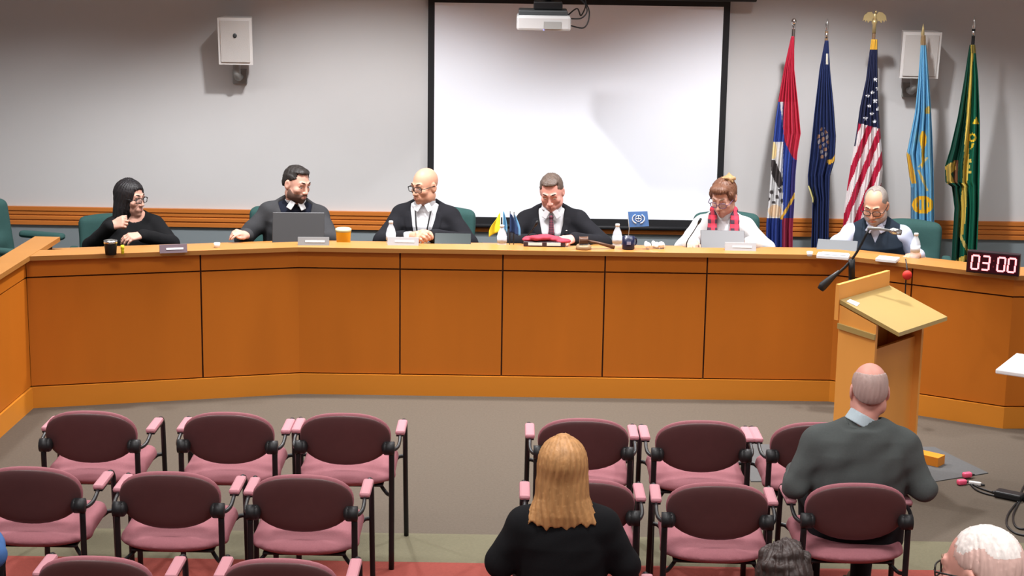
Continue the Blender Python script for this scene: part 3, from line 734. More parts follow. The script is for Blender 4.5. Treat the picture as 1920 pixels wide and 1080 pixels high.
def make_chair(label):
    t = thing('stacking_chair', label, 'chair', (0, 0, 0), 0, 'oval-backed pink audience chairs')
    Fb = Matrix.Translation((0, -.235, .648)) @ Matrix.Rotation(R_(10), 4, 'X')
    v, f = oval_pad(.216, .131, .026, .030, Fb); mesh_obj('back_shell', v, f, M_MAROON, t, True)
    v, f = oval_pad(.2185, .1335, .040, .030, Fb @ Matrix.Translation((0, .025, .001))); mesh_obj('back_cushion', v, f, M_PINK, t, True)
    S = Sdf(.011); S.rbox((0, .045, .445), (.232, .180, .036), .034, .01, bend=0)
    S.ell((0, -.12, .440), (.231, .135, .037), .03); S.cap((-.19, .205, .435), (.19, .205, .435), .034, .034, .02)
    S.noise.append(lambda X, Y, Z: .10 * (X ** 2) * 0 + np.where(Z > .44, -.008 * (1 - (X / .2) ** 2), 0))
    S.build('seat', M_PINK, t, 1)
    MB().box((0, -.0, .404), (.36, .36, .012), bev=.004).build('seat_pan', M_BLKP, t)
    for q in (-1, 1):
        MB().tube([(q * .224, -.235, .0), (q * .224, -.225, .35), (q * .224, -.228, .612)], .0135, 8, sub=3).build('leg', M_BLACK, t)
        MB().tube([(q * .268, .235, 0), (q * .264, .225, .30), (q * .262, .212, .56), (q * .261, .203, .608), (q * .258, .175, .628), (q * .255, .14, .626)], .0125, 8, sub=4).build('leg', M_BLACK, t)
        Tr = Matrix.Translation((q * .254, .050, .632)) @ Matrix.Rotation(R_(-2), 4, 'X')
        ar = MB().box((0, 0, 0), (.048, .225, .024), Tr, bev=.010).build('armrest', M_PINKP, t)
        MB().box((0, .0, -.015), (.040, .21, .010), Tr, bev=.003).build('arm_plate', M_BLKP, ar)
        MB().tube([(q * .224, -.230, .606), (q * .238, -.205, .598), (q * .252, -.160, .602), (q * .255, -.105, .612), (q * .254, -.06, .620), (q * .254, .02, .623)], .009, 8, sub=4).build('arm_rod', M_BLACK, t)
        b = MB(); b.tube([(q * .238, -.234, .612), (q * .196, -.234, .612)], [.033, .033], 14); b.ball((q * .196, -.234, .612), (.020, .033, .033), 12); b.build('pivot', M_BLKP, t)
        MB().tube([(q * .226, -.222, .375), (q * .205, -.19, .365), (q * .180, -.16, .382), (q * .165, -.14, .398)], .009, 8, sub=4).build('bracket', M_BLACK, t)
    b = MB()
    for y in (.14,): b.tube([(-.264, y + .08, .425), (-.23, y + .08, .425), (-.15, y, .400), (.15, y, .400), (.23, y + .08, .425), (.264, y + .08, .425)], .010, 8, sub=3)
    b.build('crossbar', M_BLACK, t)
    return t
CH = [  # pixel of the back's top, Y of the chair, label
    (164, 8.50, 0, 'empty oval-backed pink chair at the left end of the front row'),
    (424, 8.515, 0, 'empty oval-backed pink chair in the front row, middle of the three left of the aisle'),
    (645, 8.53, 0, 'empty oval-backed pink chair in the front row beside the aisle, left side'),
    (1096, 8.505, 0, 'oval-backed pink chair in the front row beyond the blonde person\'s head'),
    (1319, 8.50, 0, 'empty oval-backed pink chair in the front row, middle of the three right of the aisle'),
    (1537, 8.50, 0, 'oval-backed pink chair in the front row partly hidden by the man in grey sweater'),
    (50, 7.65, 0, 'empty oval-backed pink chair in the second row cut by the left edge'),
    (312, 7.615, 0, 'empty oval-backed pink chair in the second row, middle of the three left of the aisle'),
    (564, 7.60, 0, 'empty oval-backed pink chair in the second row beside the aisle, left side'),
    (1098, 7.60, 0, 'oval-backed pink chair in the second row just in front of the blonde person'),
    (1354, 7.58, -2, 'empty oval-backed pink chair in the second row left of the man in grey sweater'),
    (1614, 7.605, 0, 'oval-backed pink chair the man in grey sweater sits on'),
    (170, 6.61, 0, 'oval-backed pink chair cut by the bottom edge at lower left'),
    (521, 6.615, 0, 'oval-backed pink chair cut by the bottom edge beside the aisle, left side'),
    (1060, 6.38, 0, 'pink chair the blonde person in black sits on'),
    (1362, 6.50, 0, 'oval-backed pink chair cut by the bottom edge, back just showing left of the dark-haired head'),
    (1698, 6.47, 0, 'oval-backed pink chair cut by the bottom edge below the man in grey sweater')]
chair0 = None
for px, cy, rz, lab in CH:
    top = PY(px, 800, cy - .26); top = None or top
    # solve x so that the top of the back lands on its pixel column
    py = {8: 780, 7: 885, 6: 1045}[int(cy)]; X = PY(px, py, cy - .26).x
    if chair0 is None: chair0 = make_chair(lab); chair0.location = (X, cy, 0.004)
    else: dup(chair0, (X, cy, 0.004), R_(rz), lab)

# ------------------------------------------------------------------ teal swivel chairs behind the dais
def make_exec(label):
    t = thing('swivel_chair', label, 'chair', (0, 0, 0), 0, 'teal swivel chairs behind the dais')
    S = Sdf(.012); S.rbox((0, .245, .645), (.238, .05, .220), .05, .02, bend=-.05, rot=np.array(Matrix.Rotation(R_(-8), 3, 'X'))); S.ell((0, .262, .775), (.21, .05, .10), .06)
    S.ell((0, .22, .60), (.20, .07, .07), .05)
    S.build('backrest', M_GREEN, t)
    S = Sdf(.012); S.rbox((0, -.02, .435), (.25, .25, .05), .045, .02); S.build('seat', M_GREEN, t)
    for q in (-1, 1):
        S = Sdf(.010); S.rbox((q * .275, -.02, .635), (.035, .16, .022), .02, .01); S.build('armrest', M_GREEN, t)
        MB().tube([(q * .275, .03, .62), (q * .285, .05, .50), (q * .24, .04, .40), (q * .12, .02, .385)], .016, 8, sub=4).build('arm_support', M_BLKP, t)
    MB().lathe([(.03, .08), (.03, .25), (.022, .25), (.022, .385), (.10, .385), (.10, .395)], 14).build('column', M_BLKP, t)
    b = MB()
    for k in range(5):
        a = 2 * math.pi * k / 5 + .3; b.tube([(0, 0, .10), (.30 * math.cos(a), .30 * math.sin(a), .07)], [.028, .018], 8)
    b.build('star_base', M_BLKP, t)
    for k in range(5):
        a = 2 * math.pi * k / 5 + .3; MB().ball((.30 * math.cos(a), .30 * math.sin(a), .03), (.03, .03, .03), 10).build('caster', M_BLKP, t)
    return t
EX = [(222, 12.62, 12, 'teal swivel chair behind the dark-haired woman in black'),
      (540, 12.66, 8, 'teal swivel chair behind the bearded man in charcoal jacket'),
      (826, 12.66, -4, 'teal swivel chair behind the bald man with glasses'),
      (1040, 12.66, 0, 'teal swivel chair behind the man in black suit and tie'),
      (1361, 12.66, 0, 'teal swivel chair behind the person in white cardigan and plaid scarf'),
      (1690, 12.45, -10, 'teal swivel chair behind the man in navy vest')]
ex0 = None
for px, y, rz, lab in EX:
    X = PY(px, 420, y + .25).x
    if ex0 is None: ex0 = make_exec(lab); ex0.location = (X, y, PLAT); ex0.rotation_euler = (0, 0, R_(rz))
    else: dup(ex0, (X, y, PLAT), R_(rz), lab)
for o in COL.objects:
    if o.name == 'swivel_chair': o.scale = (.95, .95, .91)
    if o.name == 'swivel_chair.003': o.scale = (.9, .9, .86)
e = dup(ex0, (-3.42, 12.22, PLAT), R_(72), 'empty teal swivel chair at far left behind the wing partition'); e.scale = (1.1, 1.1, 1.11)

# ------------------------------------------------------------------ people behind the dais
def XY(px, y, py=420): return PY(px, py, y).x
PZ0 = PLAT
B = person('woman with long black hair and glasses in black top, looking right, fist raised', (XY(248, 12.36), 12.36, PZ0), 0, seat=.36, lean=8, twist=22, fem=True, wd=1, head=(62, 4, 0), hoff=(-.015, .02, -.022),
           arms_={'R': ((-.25, -.20, .70), (-.065, -.36, .872)), 'L': ((.30, -.15, .72), (.16, -.43, .826))},
           hands={'R': ((.85, -.15, .35), (-.35, -.8, .45), dict(curl=62)), 'L': ((-.8, -.55, -.02), (-.1, -.55, .8), dict(curl=28))}, skinm=SK1, topm=SK1, gl=dict(), eyed=5)
garment(B, 'sweater', SWBLK, .014, neck=.078, seed=1, cuff=.97); hair(B.P, B.H, 'bob', H_BLK)
B = person('bearded man with short dark hair in charcoal jacket, looking right', (XY(540, 12.38), 12.38, PZ0), 0, lean=7, twist=12, tilt=6, wd=1.0, head=(50, 12, 4), hoff=(.015, -.01, -.005),
           arms_={'R': ((-.29, -.14, .755), (-.225, -.42, .832)), 'L': ((.32, -.16, .76), (.14, -.44, .832))},
           hands={'R': ((-.55, -.7, .35), (.45, -.05, .9), dict(curl=[24, 34, 42, 48], fan=5)), 'L': ((-.7, -.6, 0), (0, -.2, 1), dict(curl=30))}, skinm=SK1, topm=SWNAVY, eyed=14)
garment(B, 'jacket', SUITGRY, .020, v=(.115, .10, .445), lapel=(.10, .43, .112, .055), seed=3); collar(B, SHIRTW); hair(B.P, B.H, 'short', H_DK); beard(B.P, B.H, mat('stubble', (.10, .055, .04), .8, noise=.3, nscale=300))
B = person('bald man with dark glasses in black blazer, hands clasped, looking left', (XY(800, 12.38), 12.38, PZ0), 0, lean=7, twist=-8, wd=1.0, head=(-42, 8, 0), hoff=(-.005, 0, -.008),
           arms_={'R': ((-.30, -.20, .76), (-.065, -.44, .850)), 'L': ((.30, -.19, .76), (.055, -.43, .852))},
           hands={'R': ((.55, -.7, .25), (-.6, -.3, .75), dict(curl=[40, 44, 48, 50])), 'L': ((-.55, -.75, .15), (.5, -.4, .75), dict(curl=[44, 48, 50, 52]))}, skinm=SK2, gl=dict(rx=.029, rz=.019), eyed=5)
garment(B, 'blazer', SUITBLK, .020, v=(.095, .0, .445), lapel=(.0, .43, .092, .05), seed=5); collar(B, SHIRTW)
L = MB()
for q in (-1, 1): L.tube([B.T((q * .055, -.075, .445)), B.T((q * .040, -.132, .34)), B.T((q * .016, -.140, .22)), B.T((0, -.142, .13))], .0055, 6, sub=5)
L.build('lanyard', M_BLKP, B.P)
bd = MB(); bd.box((0, -.146, .09), (.06, .004, .085), Matrix(np.vstack([np.hstack([B.T.R, B.T.o[:, None]]), [0, 0, 0, 1]]).tolist()), bev=.002); bd.build('badge', M_WHITE, B.P)
B = person('man with short brown hair in black suit and patterned tie, reading down', (XY(1040, 12.38), 12.38, PZ0), 0, lean=15, twist=-4, tilt=-2, wd=1.04, head=(-10, 24, -3), hoff=(-.005, -.02, -.012),
           arms_={'R': ((-.32, -.22, .77), (-.09, -.46, .838)), 'L': ((.33, -.22, .77), (.11, -.47, .852))},
           hands={'R': ((.6, -.7, -.05), (-.2, -.3, 1), dict(curl=32)), 'L': ((-.5, -.8, .05), (.3, -.5, .8), dict(curl=[36, 42, 46, 50]))}, skinm=SK3, gl=None, eyed=34)
garment(B, 'suit_jacket', SUITBLK, .020, v=(.088, .0, .445), lapel=(.0, .43, .085, .05), seed=7); collar(B, SHIRTW); hair(B.P, B.H, 'short', H_BRN)
def necktie(B, m):
    S = Sdf(.004); T = B.T
    S.ell((0, -.083, .437), (.017, .013, .018), .004, F=T)
    for z0, z1, w0, w1, y0, y1 in ((.425, .34, .014, .022, -.092, -.125), (.34, .22, .022, .030, -.125, -.134), (.22, .05, .030, .036, -.134, -.134)):
        S.loft([(z1, w1, .006, y1), (z0, w0, .006, y0)], 0, .004, F=T)
    return S.build('necktie', m, B.P)
def plaid(name, c1, c2, s=30):
    m = bpy.data.materials.new(name); m.use_nodes = True; nt = m.node_tree; b = nt.nodes['Principled BSDF']; b.inputs['Roughness'].default_value = .9
    tc = nt.nodes.new('ShaderNodeTexCoord'); sp = nt.nodes.new('ShaderNodeSeparateXYZ'); nt.links.new(tc.outputs['Object'], sp.inputs[0]); out = []
    for ax in ('X', 'Z'):
        a = nt.nodes.new('ShaderNodeMath'); a.operation = 'MULTIPLY'; a.inputs[1].default_value = s; nt.links.new(sp.outputs[ax], a.inputs[0])
        f = nt.nodes.new('ShaderNodeMath'); f.operation = 'FRACT'; nt.links.new(a.outputs[0], f.inputs[0])
        g = nt.nodes.new('ShaderNodeMath'); g.operation = 'GREATER_THAN'; g.inputs[1].default_value = .5; nt.links.new(f.outputs[0], g.inputs[0]); out.append(g)
    ad = nt.nodes.new('ShaderNodeMath'); ad.operation = 'ADD'; nt.links.new(out[0].outputs[0], ad.inputs[0]); nt.links.new(out[1].outputs[0], ad.inputs[1])
    hf = nt.nodes.new('ShaderNodeMath'); hf.operation = 'MULTIPLY'; hf.inputs[1].default_value = .5; nt.links.new(ad.outputs[0], hf.inputs[0])
    mx = nt.nodes.new('ShaderNodeMix'); mx.data_type = 'RGBA'; mx.inputs['A'].default_value = (*c1, 1); mx.inputs['B'].default_value = (*c2, 1)
    nt.links.new(hf.outputs[0], mx.inputs['Factor']); nt.links.new(mx.outputs['Result'], b.inputs['Base Color']); return m
necktie(B, plaid('patterned_tie', (.20, .04, .06), (.03, .02, .03), 60))
pin = MB().ball(B.T((.105, -.135, .36)), .008, 8).build('lapel_pin', M_SILVER, B.P)
B = person('person with auburn hair up, white cardigan and red plaid scarf, reading a laptop', (XY(1356, 12.38), 12.38, PZ0), 0, seat=.43, lean=13, twist=-6, fem=True, head=(-30, 24, 0), hoff=(-.01, -.01, -.005),
           arms_={'R': ((-.29, -.20, .75), (-.245, -.46, .838)), 'L': ((.28, -.20, .75), (.12, -.44, .835))},
           hands={'R': ((-.15, -.9, -.05), (-.1, -.2, 1), dict(curl=34)), 'L': ((-.6, -.7, 0), (0, -.2, 1), dict(curl=30))}, skinm=SK1, topm=SHIRTW, gl=dict(drop=.006, m=mat('glasses_frame_violet', (.10, .05, .12), .4)), eyed=34, brow=BROWL)
garment(B, 'cardigan', CARD, .018, v=(.085, -.12, .445), seed=9); hair(B.P, B.H, 'updo', H_RED, H_TUFT)
S = Sdf(.005); T = B.T
S.cap(B.N + np.array((0, .006, -.02)), B.N + np.array((0, -.004, .035)), .064, .060, .01); 
S.build('turtleneck', SHIRTW, B.P)
S = Sdf(.005)
for q in (-1, 1):
    S.loft([(.12, .040, .012, -.150), (.32, .040, .014, -.146), (.395, .036, .016, -.122), (.455, .028, .018, -.075), (.48, .024, .016, -.03)], 0, .01, F=Frame(T((q * .076, 0, 0)), T.R), p=3)
    S.cap(T((q * .076, -.07, .455)), T((q * .068, .05, .478)), .024, .024, .02)
S.cap(T((-.068, .05, .478)), T((.068, .05, .478)), .026, .026, .02)
S.build('scarf', plaid('red_plaid', (.72, .035, .07), (.045, .02, .035), 19), B.P)
B = person('greying man with glasses in navy vest and pale blue shirt, looking down', (XY(1650, 12.12), 12.14, PZ0), 0, seat=.44, lean=15, twist=-14, tilt=-2, wd=1.0, head=(-26, 24, 0), hoff=(-.02, -.015, -.010),
           arms_={'R': ((-.36, -.20, .80), (-.38, -.35, .842)), 'L': ((.27, -.13, .68), (.18, -.40, .815))},
           hands={'R': ((-.2, -.9, -.05), (-.1, -.2, 1), dict(curl=32)), 'L': ((-.6, -.7, -.0), (0, -.2, 1), dict(curl=30))}, skinm=SK2, topm=SHIRTL, gl=dict(), eyed=32)
S = Sdf(.006)
for sd in B.arms: S.ell(B.sh[sd] - B.T.R @ np.array(((1 if sd == 'L' else -1) * .010, 0, -.004)), (.066, .064, .060), .03)
traps(S, B, .008, 0); arms(S, B, .013, 0, .02, .93); S.noise.append(wav((31, 27, 38), .0035, 4)); S.noise.append(wav((63, 55, 71), .0015, 6)); S.build('shirt_sleeves', SHIRTL, B.P)
garment(B, 'vest', VEST, .022, z1=.445, sleeves=False, v=(.046, .36, .445), holes=True, seed=11); collar(B, SHIRTL); hair(B.P, B.H, 'thin', H_GRY); beard(B.P, B.H, H_SIL, True)

# ------------------------------------------------------------------ people in the audience
B = person('man with bald crown in grey sweater, seen from behind on the second-row chair', (XY(1608, 7.62, 900), 7.60, .004), 180, seat=.455, lean=4, wd=1.10, belly=.035, sink=.025, head=(-4, 6, 0), hoff=(-.035, -.01, .006), full=1.10, aw=1.02,
           arms_={'L': ((.285, .03, .70), (.24, -.22, .69)), 'R': ((-.28, .04, .70), (-.22, -.22, .69))},
           hands={'L': ((-.5, -.8, -.1), (.2, -.2, .9), dict(curl=30)), 'R': ((.5, -.8, -.1), (-.2, -.2, .9), dict(curl=30))}, skinm=SK3, topm=SWGRY)
garment(B, 'sweater', SWGRY, .020, z0=.03, neck=.070, seed=13, wr=.004, arm_infl=.010); collar(B, COLLARB, .070, False, .046); hair(B.P, B.H, 'fringe', H_THIN)
B = person('person with straight blonde hair in black jacket, seen from behind', (XY(1056, 6.6, 1000), 6.60, .004), 180, seat=.455, lean=1, fem=True, sink=.06, head=(0, 4, 0), hoff=(0.008, 0, .0), aw=1.0,
           arms_={'L': ((.24, .0, .70), (.2, -.25, .67)), 'R': ((-.24, .0, .70), (-.2, -.25, .67))},
           hands={'L': ((-.5, -.8, -.2), (.2, -.2, .9), dict(curl=30)), 'R': ((.5, -.8, -.2), (-.2, -.2, .9), dict(curl=30))}, skinm=SK1, topm=JKBLK)
garment(B, 'jacket', JKBLK, .020, z0=-.10, neck=.058, seed=15); hair(B.P, B.H, 'long', H_BLOND)
B = person('person with tousled dark brown hair, head cut by the bottom edge', (XY(1480, 5.42, 1050), 5.44, .004), 180, seat=.375, lean=8, head=(0, 8, 0), hoff=(0, 0, -.004),
           arms_={'L': ((.27, .0, .70), (.2, -.25, .68)), 'R': ((-.27, .0, .70), (-.2, -.25, .68))},
           hands={'L': ((-.5, -.8, -.2), (.2, -.2, .9)), 'R': ((.5, -.8, -.2), (-.2, -.2, .9))}, skinm=SK1, topm=BROWNTOP)
garment(B, 'sweater', BROWNTOP, .016, seed=17); hair(B.P, B.H, 'messy', H_MSY)
slab('platform_rear', -5, 5, -1.2, 4.75, 0, .40, M_CARPET)
B = person('white-haired man with glasses at lower right corner, turned left', (XY(1858, 4.36, 1040), 4.40, .40), 180, seat=.445, lean=5, head=(48, 4, 0), full=1.06,
           arms_={'L': ((.28, .0, .70), (.2, -.25, .68)), 'R': ((-.28, .0, .70), (-.2, -.25, .68))},
           hands={'L': ((-.5, -.8, -.2), (.2, -.2, .9)), 'R': ((.5, -.8, -.2), (-.2, -.2, .9))}, skinm=SK3, topm=TANTOP, gl=dict(), brow=BROWL)
garment(B, 'shirt', TANTOP, .014, seed=19); hair(B.P, B.H, 'wisp', [H_WHT, H_PINKW])
B = person('person in blue shirt at the left edge, only a sleeve showing', (XY(-150, 6.62, 980), 6.62, .004), 180, seat=.44, lean=4, head=(0, 6, 0),
           arms_={'L': ((.28, .0, .70), (.2, -.25, .68)), 'R': ((-.275, .02, .70), (-.21, -.23, .66))},
           hands={'L': ((-.5, -.8, -.2), (.2, -.2, .9)), 'R': ((.5, -.8, -.2), (-.2, -.2, .9))}, skinm=SK1, topm=BLUESH)
garment(B, 'shirt', BLUESH, .014, seed=21); hair(B.P, B.H, 'short', H_GRY)

# ------------------------------------------------------------------ flags on poles
def inpoly(x, y, P):
    c = False; j = len(P) - 1
    for i in range(len(P)):
        if (P[i][1] > y) != (P[j][1] > y) and x < (P[j][0] - P[i][0]) * (y - P[i][1]) / (P[j][1] - P[i][1]) + P[i][0]: c = not c
        j = i
    return c
def ell(x, y, cx, cy, rx, ry): return ((x - cx) / rx) ** 2 + ((y - cy) / ry) ** 2
FLAGM = attr_mat('flag_cloth')
FY = 13.18
NAVY, RED, WHT, GOLD, BLU = (.012, .022, .085), (.42, .016, .042), (.62, .61, .61), (.62, .36, .045), (.03, .06, .28)
def flag_regional(x, y):
    if abs((y - 408) - (x - 1466) * -1.75) < 5 and x > 1463 and y < 412: return GOLD
    if y < 190: return RED
    if y < 265 and x < 1462 + (y - 190) * .12: return BLU
    if x > 1469 + (y - 200) * .0 and y < 300 and inpoly(x, y, [(1466, 180), (1500, 180), (1506, 255), (1495, 305), (1483, 290), (1470, 262)]): return (.46, .026, .055)
    if y <= 408 and x < 1468:
        if inpoly(x, y, [(1446, 300), (1453, 299), (1458, 312), (1464, 325), (1469, 347), (1460, 352), (1452, 338), (1447, 330)]): return (.05, .04, .04)
        if ell(x, y, 1450, 282, 6, 16) < 1: return (.80, .62, .30)
        if 352 < y < 382 and math.sin(x * .45 + y * .22) + math.sin(x * .3 - y * .38) > .75: return (.06, .05, .05)
        if ell(x, y, 1453, 396, 13, 12) < 1: return (.72, .55, .38)
        return WHT
    if y > 408 and x > 1466: return (.25, .02, .05)
    if y > 300 and x > 1485 - (y - 300) * .05: return (.04, .03, .14)
    return BLU if y < 408 else (.02, .04, .20)
def flag_state(x, y):
    if x > 1548 and abs(ell(x, y, 1556, 278, 12, 26) - 1) < .28 and y > 285 and x > 1552: return GOLD
    if abs((y - 352) - (x - 1515) * 2.2) < 7 and x < 1527 and y > 335: return (.75, .66, .25)
    if 100 < y < 120 and x > 1549 and x < 1553: return (.6, .58, .5)
    if ell(x, y, 1543, 268, 11, 30) < 1:
        v = math.sin(x * .55 + y * .22) + math.sin(y * .37 - x * .2)
        if v > .75: return (.30, .16, .10)
        if v < -.9: return (.22, .20, .22)
    return NAVY
STARS = [(1641, 149), (1636, 173), (1641, 189), (1630, 198), (1646, 204), (1635, 213), (1623, 222), (1640, 228), (1627, 180), (1646, 166)]
def flag_us(x, y):
    if y < 92: return GOLD
    yb = 236 + (x - 1630) * .25
    if y < yb and not (x < 1618 and y > 270):
        for sx, sy in STARS:
            a = math.atan2(y - sy, x - sx); r = math.hypot(x - sx, y - sy)
            if r < 3.1 + .9 * math.cos(5 * (a + math.pi / 2)): return (.85, .85, .88)
        return (.014, .018, .055)
    if x < 1609 - (y - 236) * .12 and y < 275: return (.014, .018, .055)
    u = (x - 1630) + (y - 300) * .40                      # stripes run down to the left
    k = math.floor((u + 7) / 11.5)
    return (.42, .012, .045) if k % 2 == 0 else (.72, .66, .66)
def flag_pale_blue(x, y):
    SKY = (.13, .36, .56)
    if y < 84: return (.30, .2, .1)
    if inpoly(x, y, [(1700, 285), (1706, 290), (1714, 320), (1718, 345), (1710, 345), (1703, 322)]): return GOLD
    if ell(x, y, 1731, 262, 6, 16) < 1 or inpoly(x, y, [(1727, 265), (1734, 262), (1733, 302), (1728, 318)]): return (.85, .48, .03)
    if ell(x, y, 1739, 206, 6, 8) < 1 and y > 200 - (x - 1739): return (.48, .36, .10)
    if abs((x - 1722) - (y - 318) * .42) < 2.4 and 318 < y < 358: return (.66, .48, .16)
    if abs((x - 1724) + (y - 312) * .9) < 2.4 and 296 < y < 314: return (.62, .52, .25)
    e = ell(x, y, 1730, 384, 20, 17)
    if e < 1.0 and (e > .35 or math.sin(x * .8) > 0) and y > 368: return (.85, .50, .03)
    if y > 470 and x > 1736: return (.72, .48, .06)
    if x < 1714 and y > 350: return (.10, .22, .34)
    return SKY
def flag_green(x, y):
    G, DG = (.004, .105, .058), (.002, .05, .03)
    xb = 1823 - (y - 90) * .056
    if y < 100 and x > 1822: return (.25, .2, .05)
    if abs(x - xb) < 2.6 + max(0, min(2.5, (y - 180) * .02)) and y < 420: return (.62, .44, .08)
    if inpoly(x, y, [(1772, 312), (1792, 300), (1792, 318), (1782, 326), (1790, 342), (1776, 345)]): return (.45, .30, .06)
    if inpoly(x, y, [(1788, 300), (1797, 300), (1795, 345), (1788, 340)]): return (.16, .06, .03)
    if 1 < abs(ell(x, y, 1822, 258, 6, 8) * 2 - 1.9) < 1.0001: return GOLD
    e = ell(x, y, 1823, 258, 7.5, 8.5)
    if .3 < e < 1: return (.80, .56, .04)
    if inpoly(x, y, [(1824, 232), (1830, 218), (1836, 232)]) or inpoly(x, y, [(1822, 270), (1827, 268), (1824, 278), (1819, 280)]): return (.80, .56, .04)
    if abs(y - 301) < 3 and 1814 < x < 1822 or abs(y - 312) < 3 and 1813 < x < 1819 or abs(y - 322) < 2.5 and 1814 < x < 1822: return (.70, .55, .12)
    if 395 < y < 440 and x < xb + 4 and x > xb - 6: return (.60, .42, .08)
    if y > 440 and abs((x - 1800) - (y - 440) * .45) < 3 and x < 1818: return (.62, .48, .14)
    if y > 478 and inpoly(x, y, [(1783, 496), (1800, 482), (1822, 474), (1822, 482), (1800, 494), (1786, 502)]): return (.66, .48, .10)
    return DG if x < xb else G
def flag(name_label, pole_px, top_py, fin, L, Rr, colf, ph, polem, folds=3.2, amp=.045, bot=None):
    ptop = PY(*pole_px, FY); bx = PY(L[-1][0] * .4 + Rr[-1][0] * .6, L[-1][1], FY).x
    base = Vector((ptop.x - (ptop.x - bx) * .45, FY, PLAT))
    t = thing('flag_on_pole', name_label, 'flag', base)
    pt = ptop - base
    MB().tube([(0, 0, .03), pt - Vector((0, 0, .07))], .0125, 10).build('pole', polem, t)
    MB().lathe([(.13, 0), (.13, .02), (.10, .035), (.04, .05), (.03, .09), (.02, .09)], 24).build('base', M_GOLD, t)
    b = MB()
    if fin == 'ball': b.ball(pt - Vector((0, 0, .02)), (.020, .020, .028), 12); b.lathe([(.012, -.11), (.012, -.045), (.006, -.03)], 10, pt); m = M_CHROME
    elif fin == 'spear': b.lathe([(.013, -.12), (.013, -.085), (.005, -.08), (.014, -.055), (.010, -.02), (.002, .02)], 10, pt); m = M_SILVER if polem is not M_POLE else M_GOLD
    else:
        b.lathe([(.014, -.16), (.014, -.10), (.02, -.09), (.02, -.075), (.008, -.06)], 10, pt); b.ball(pt + Vector((0, 0, -.045)), (.016, .014, .030), 10); b.ball(pt + Vector((.004, -.008, -.008)), (.009, .012, .010), 8)
        for q in (-1, 1):
            W = [(0, .0), (.018, .022), (.045, .018), (.070, -.005), (.078, -.045), (.066, -.035), (.060, -.052), (.048, -.038), (.040, -.058), (.026, -.042), (.012, -.045)]
            n = len(W); vs = [pt + Vector((q * (x + .008), d, z - .03)) for d in (-.006, .006) for x, z in W]
            f = [list(range(n)), list(range(n, 2 * n))[::-1]] + [[i, n + i, n + (i + 1) % n, (i + 1) % n] for i in range(n)]
            b.add(vs, f if q > 0 else [k[::-1] for k in f])
        m = M_GOLD
    b.build('finial', m, t)
    # the cloth: hung from the top of the pole in soft vertical folds
    y0, y1 = top_py, bot or L[-1][1]; nv, nu = 190, 64
    Ly = lambda y: float(np.interp(y, [p[1] for p in L], [p[0] for p in L])); Ry = lambda y: float(np.interp(y, [p[1] for p in Rr], [p[0] for p in Rr]))
    vs = []; cols = []; fs = []
    for j in range(nv + 1):
        v = j / nv; py = y0 + (y1 - y0) * v; a, c = Ly(py), Ry(py)
        grow = min(1, .12 + v * 2.2)
        for i in range(nu + 1):
            s = i / nu; px = a + (c - a) * s
            dy = -amp * grow * (math.sin(2 * math.pi * folds * s + ph + .8 * v) * .7 + .5 * math.sin(2 * math.pi * folds * 1.9 * s + ph * 2 - v)) - .02 - .03 * math.sin(math.pi * s)
            vs.append(PY(px, py, FY + dy) - base)
    for j in range(nv):
        for i in range(nu):
            fs.append((j * (nu + 1) + i, (j + 1) * (nu + 1) + i, (j + 1) * (nu + 1) + i + 1, j * (nu + 1) + i + 1))
            v = (j + .5) / nv; py = y0 + (y1 - y0) * v; a, c = Ly(py), Ry(py); cols.append(colf(a + (c - a) * (i + .5) / nu, py))
    o = mesh_obj('cloth', vs, fs, FLAGM, t, True)
    at = o.data.color_attributes.new('Col', 'FLOAT_COLOR', 'CORNER'); arr = np.ones((len(fs), 4, 4), np.float32); arr[:, :, :3] = np.array(cols)[:, None, :]
    at.data.foreach_set('color', arr.ravel())
    md = o.modifiers.new('thickness', 'SOLIDIFY'); md.thickness = .004; md.offset = 0
    return t
flag('red, blue and white flag with dark eagle, silver-ball pole, nearest the screen', (1489, 36), 68, 'ball',
     [(1484, 68), (1470, 130), (1461, 180), (1454, 225), (1450, 265), (1447, 300), (1442, 370), (1437, 420), (1436, 478)], [(1489, 68), (1489, 130), (1496, 195), (1501, 250), (1495, 285), (1491, 330), (1489, 380), (1486, 430), (1486, 478)], flag_regional, .4, M_CHROME, bot=500)
flag('dark navy flag with brownish emblem, second from the screen', (1551, 40), 76, 'spear',
     [(1547, 76), (1537, 130), (1527, 215), (1521, 275), (1515, 330), (1516, 350), (1524, 375), (1521, 478)], [(1553, 76), (1556, 130), (1563, 200), (1567, 255), (1565, 300), (1556, 330), (1554, 400), (1553, 478)], flag_state, 1.5, M_BROWNP, bot=500)
flag('American flag with stars and stripes under a gold eagle finial', (1641, 20), 74, 'eagle',
     [(1634, 74), (1630, 100), (1624, 150), (1613, 200), (1606, 250), (1600, 285), (1590, 345), (1583, 395), (1580, 440)], [(1645, 74), (1645, 120), (1646, 180), (1649, 235), (1653, 280), (1655, 320), (1649, 370), (1645, 440)], flag_us, 2.4, M_BROWNP, bot=470)
flag('light blue flag with gold wreath and fringe, second from the right', (1731, 50), 66, 'spear',
     [(1728, 66), (1722, 150), (1716, 210), (1706, 260), (1700, 290), (1704, 320), (1708, 350), (1708, 420), (1712, 500)], [(1735, 66), (1740, 130), (1745, 200), (1748, 260), (1750, 320), (1751, 400), (1752, 500)], flag_pale_blue, 3.3, M_POLE, bot=510)
flag('dark green flag with gold fringe and letters, rightmost beside the timer', (1827, 36), 84, 'spear',
     [(1818, 84), (1808, 150), (1796, 220), (1782, 280), (1772, 312), (1773, 342), (1785, 350), (1790, 390), (1786, 450), (1783, 510)], [(1828, 84), (1834, 150), (1837, 230), (1837, 320), (1835, 400), (1832, 470), (1828, 510)], flag_green, 4.6, M_BLKP, bot=512)

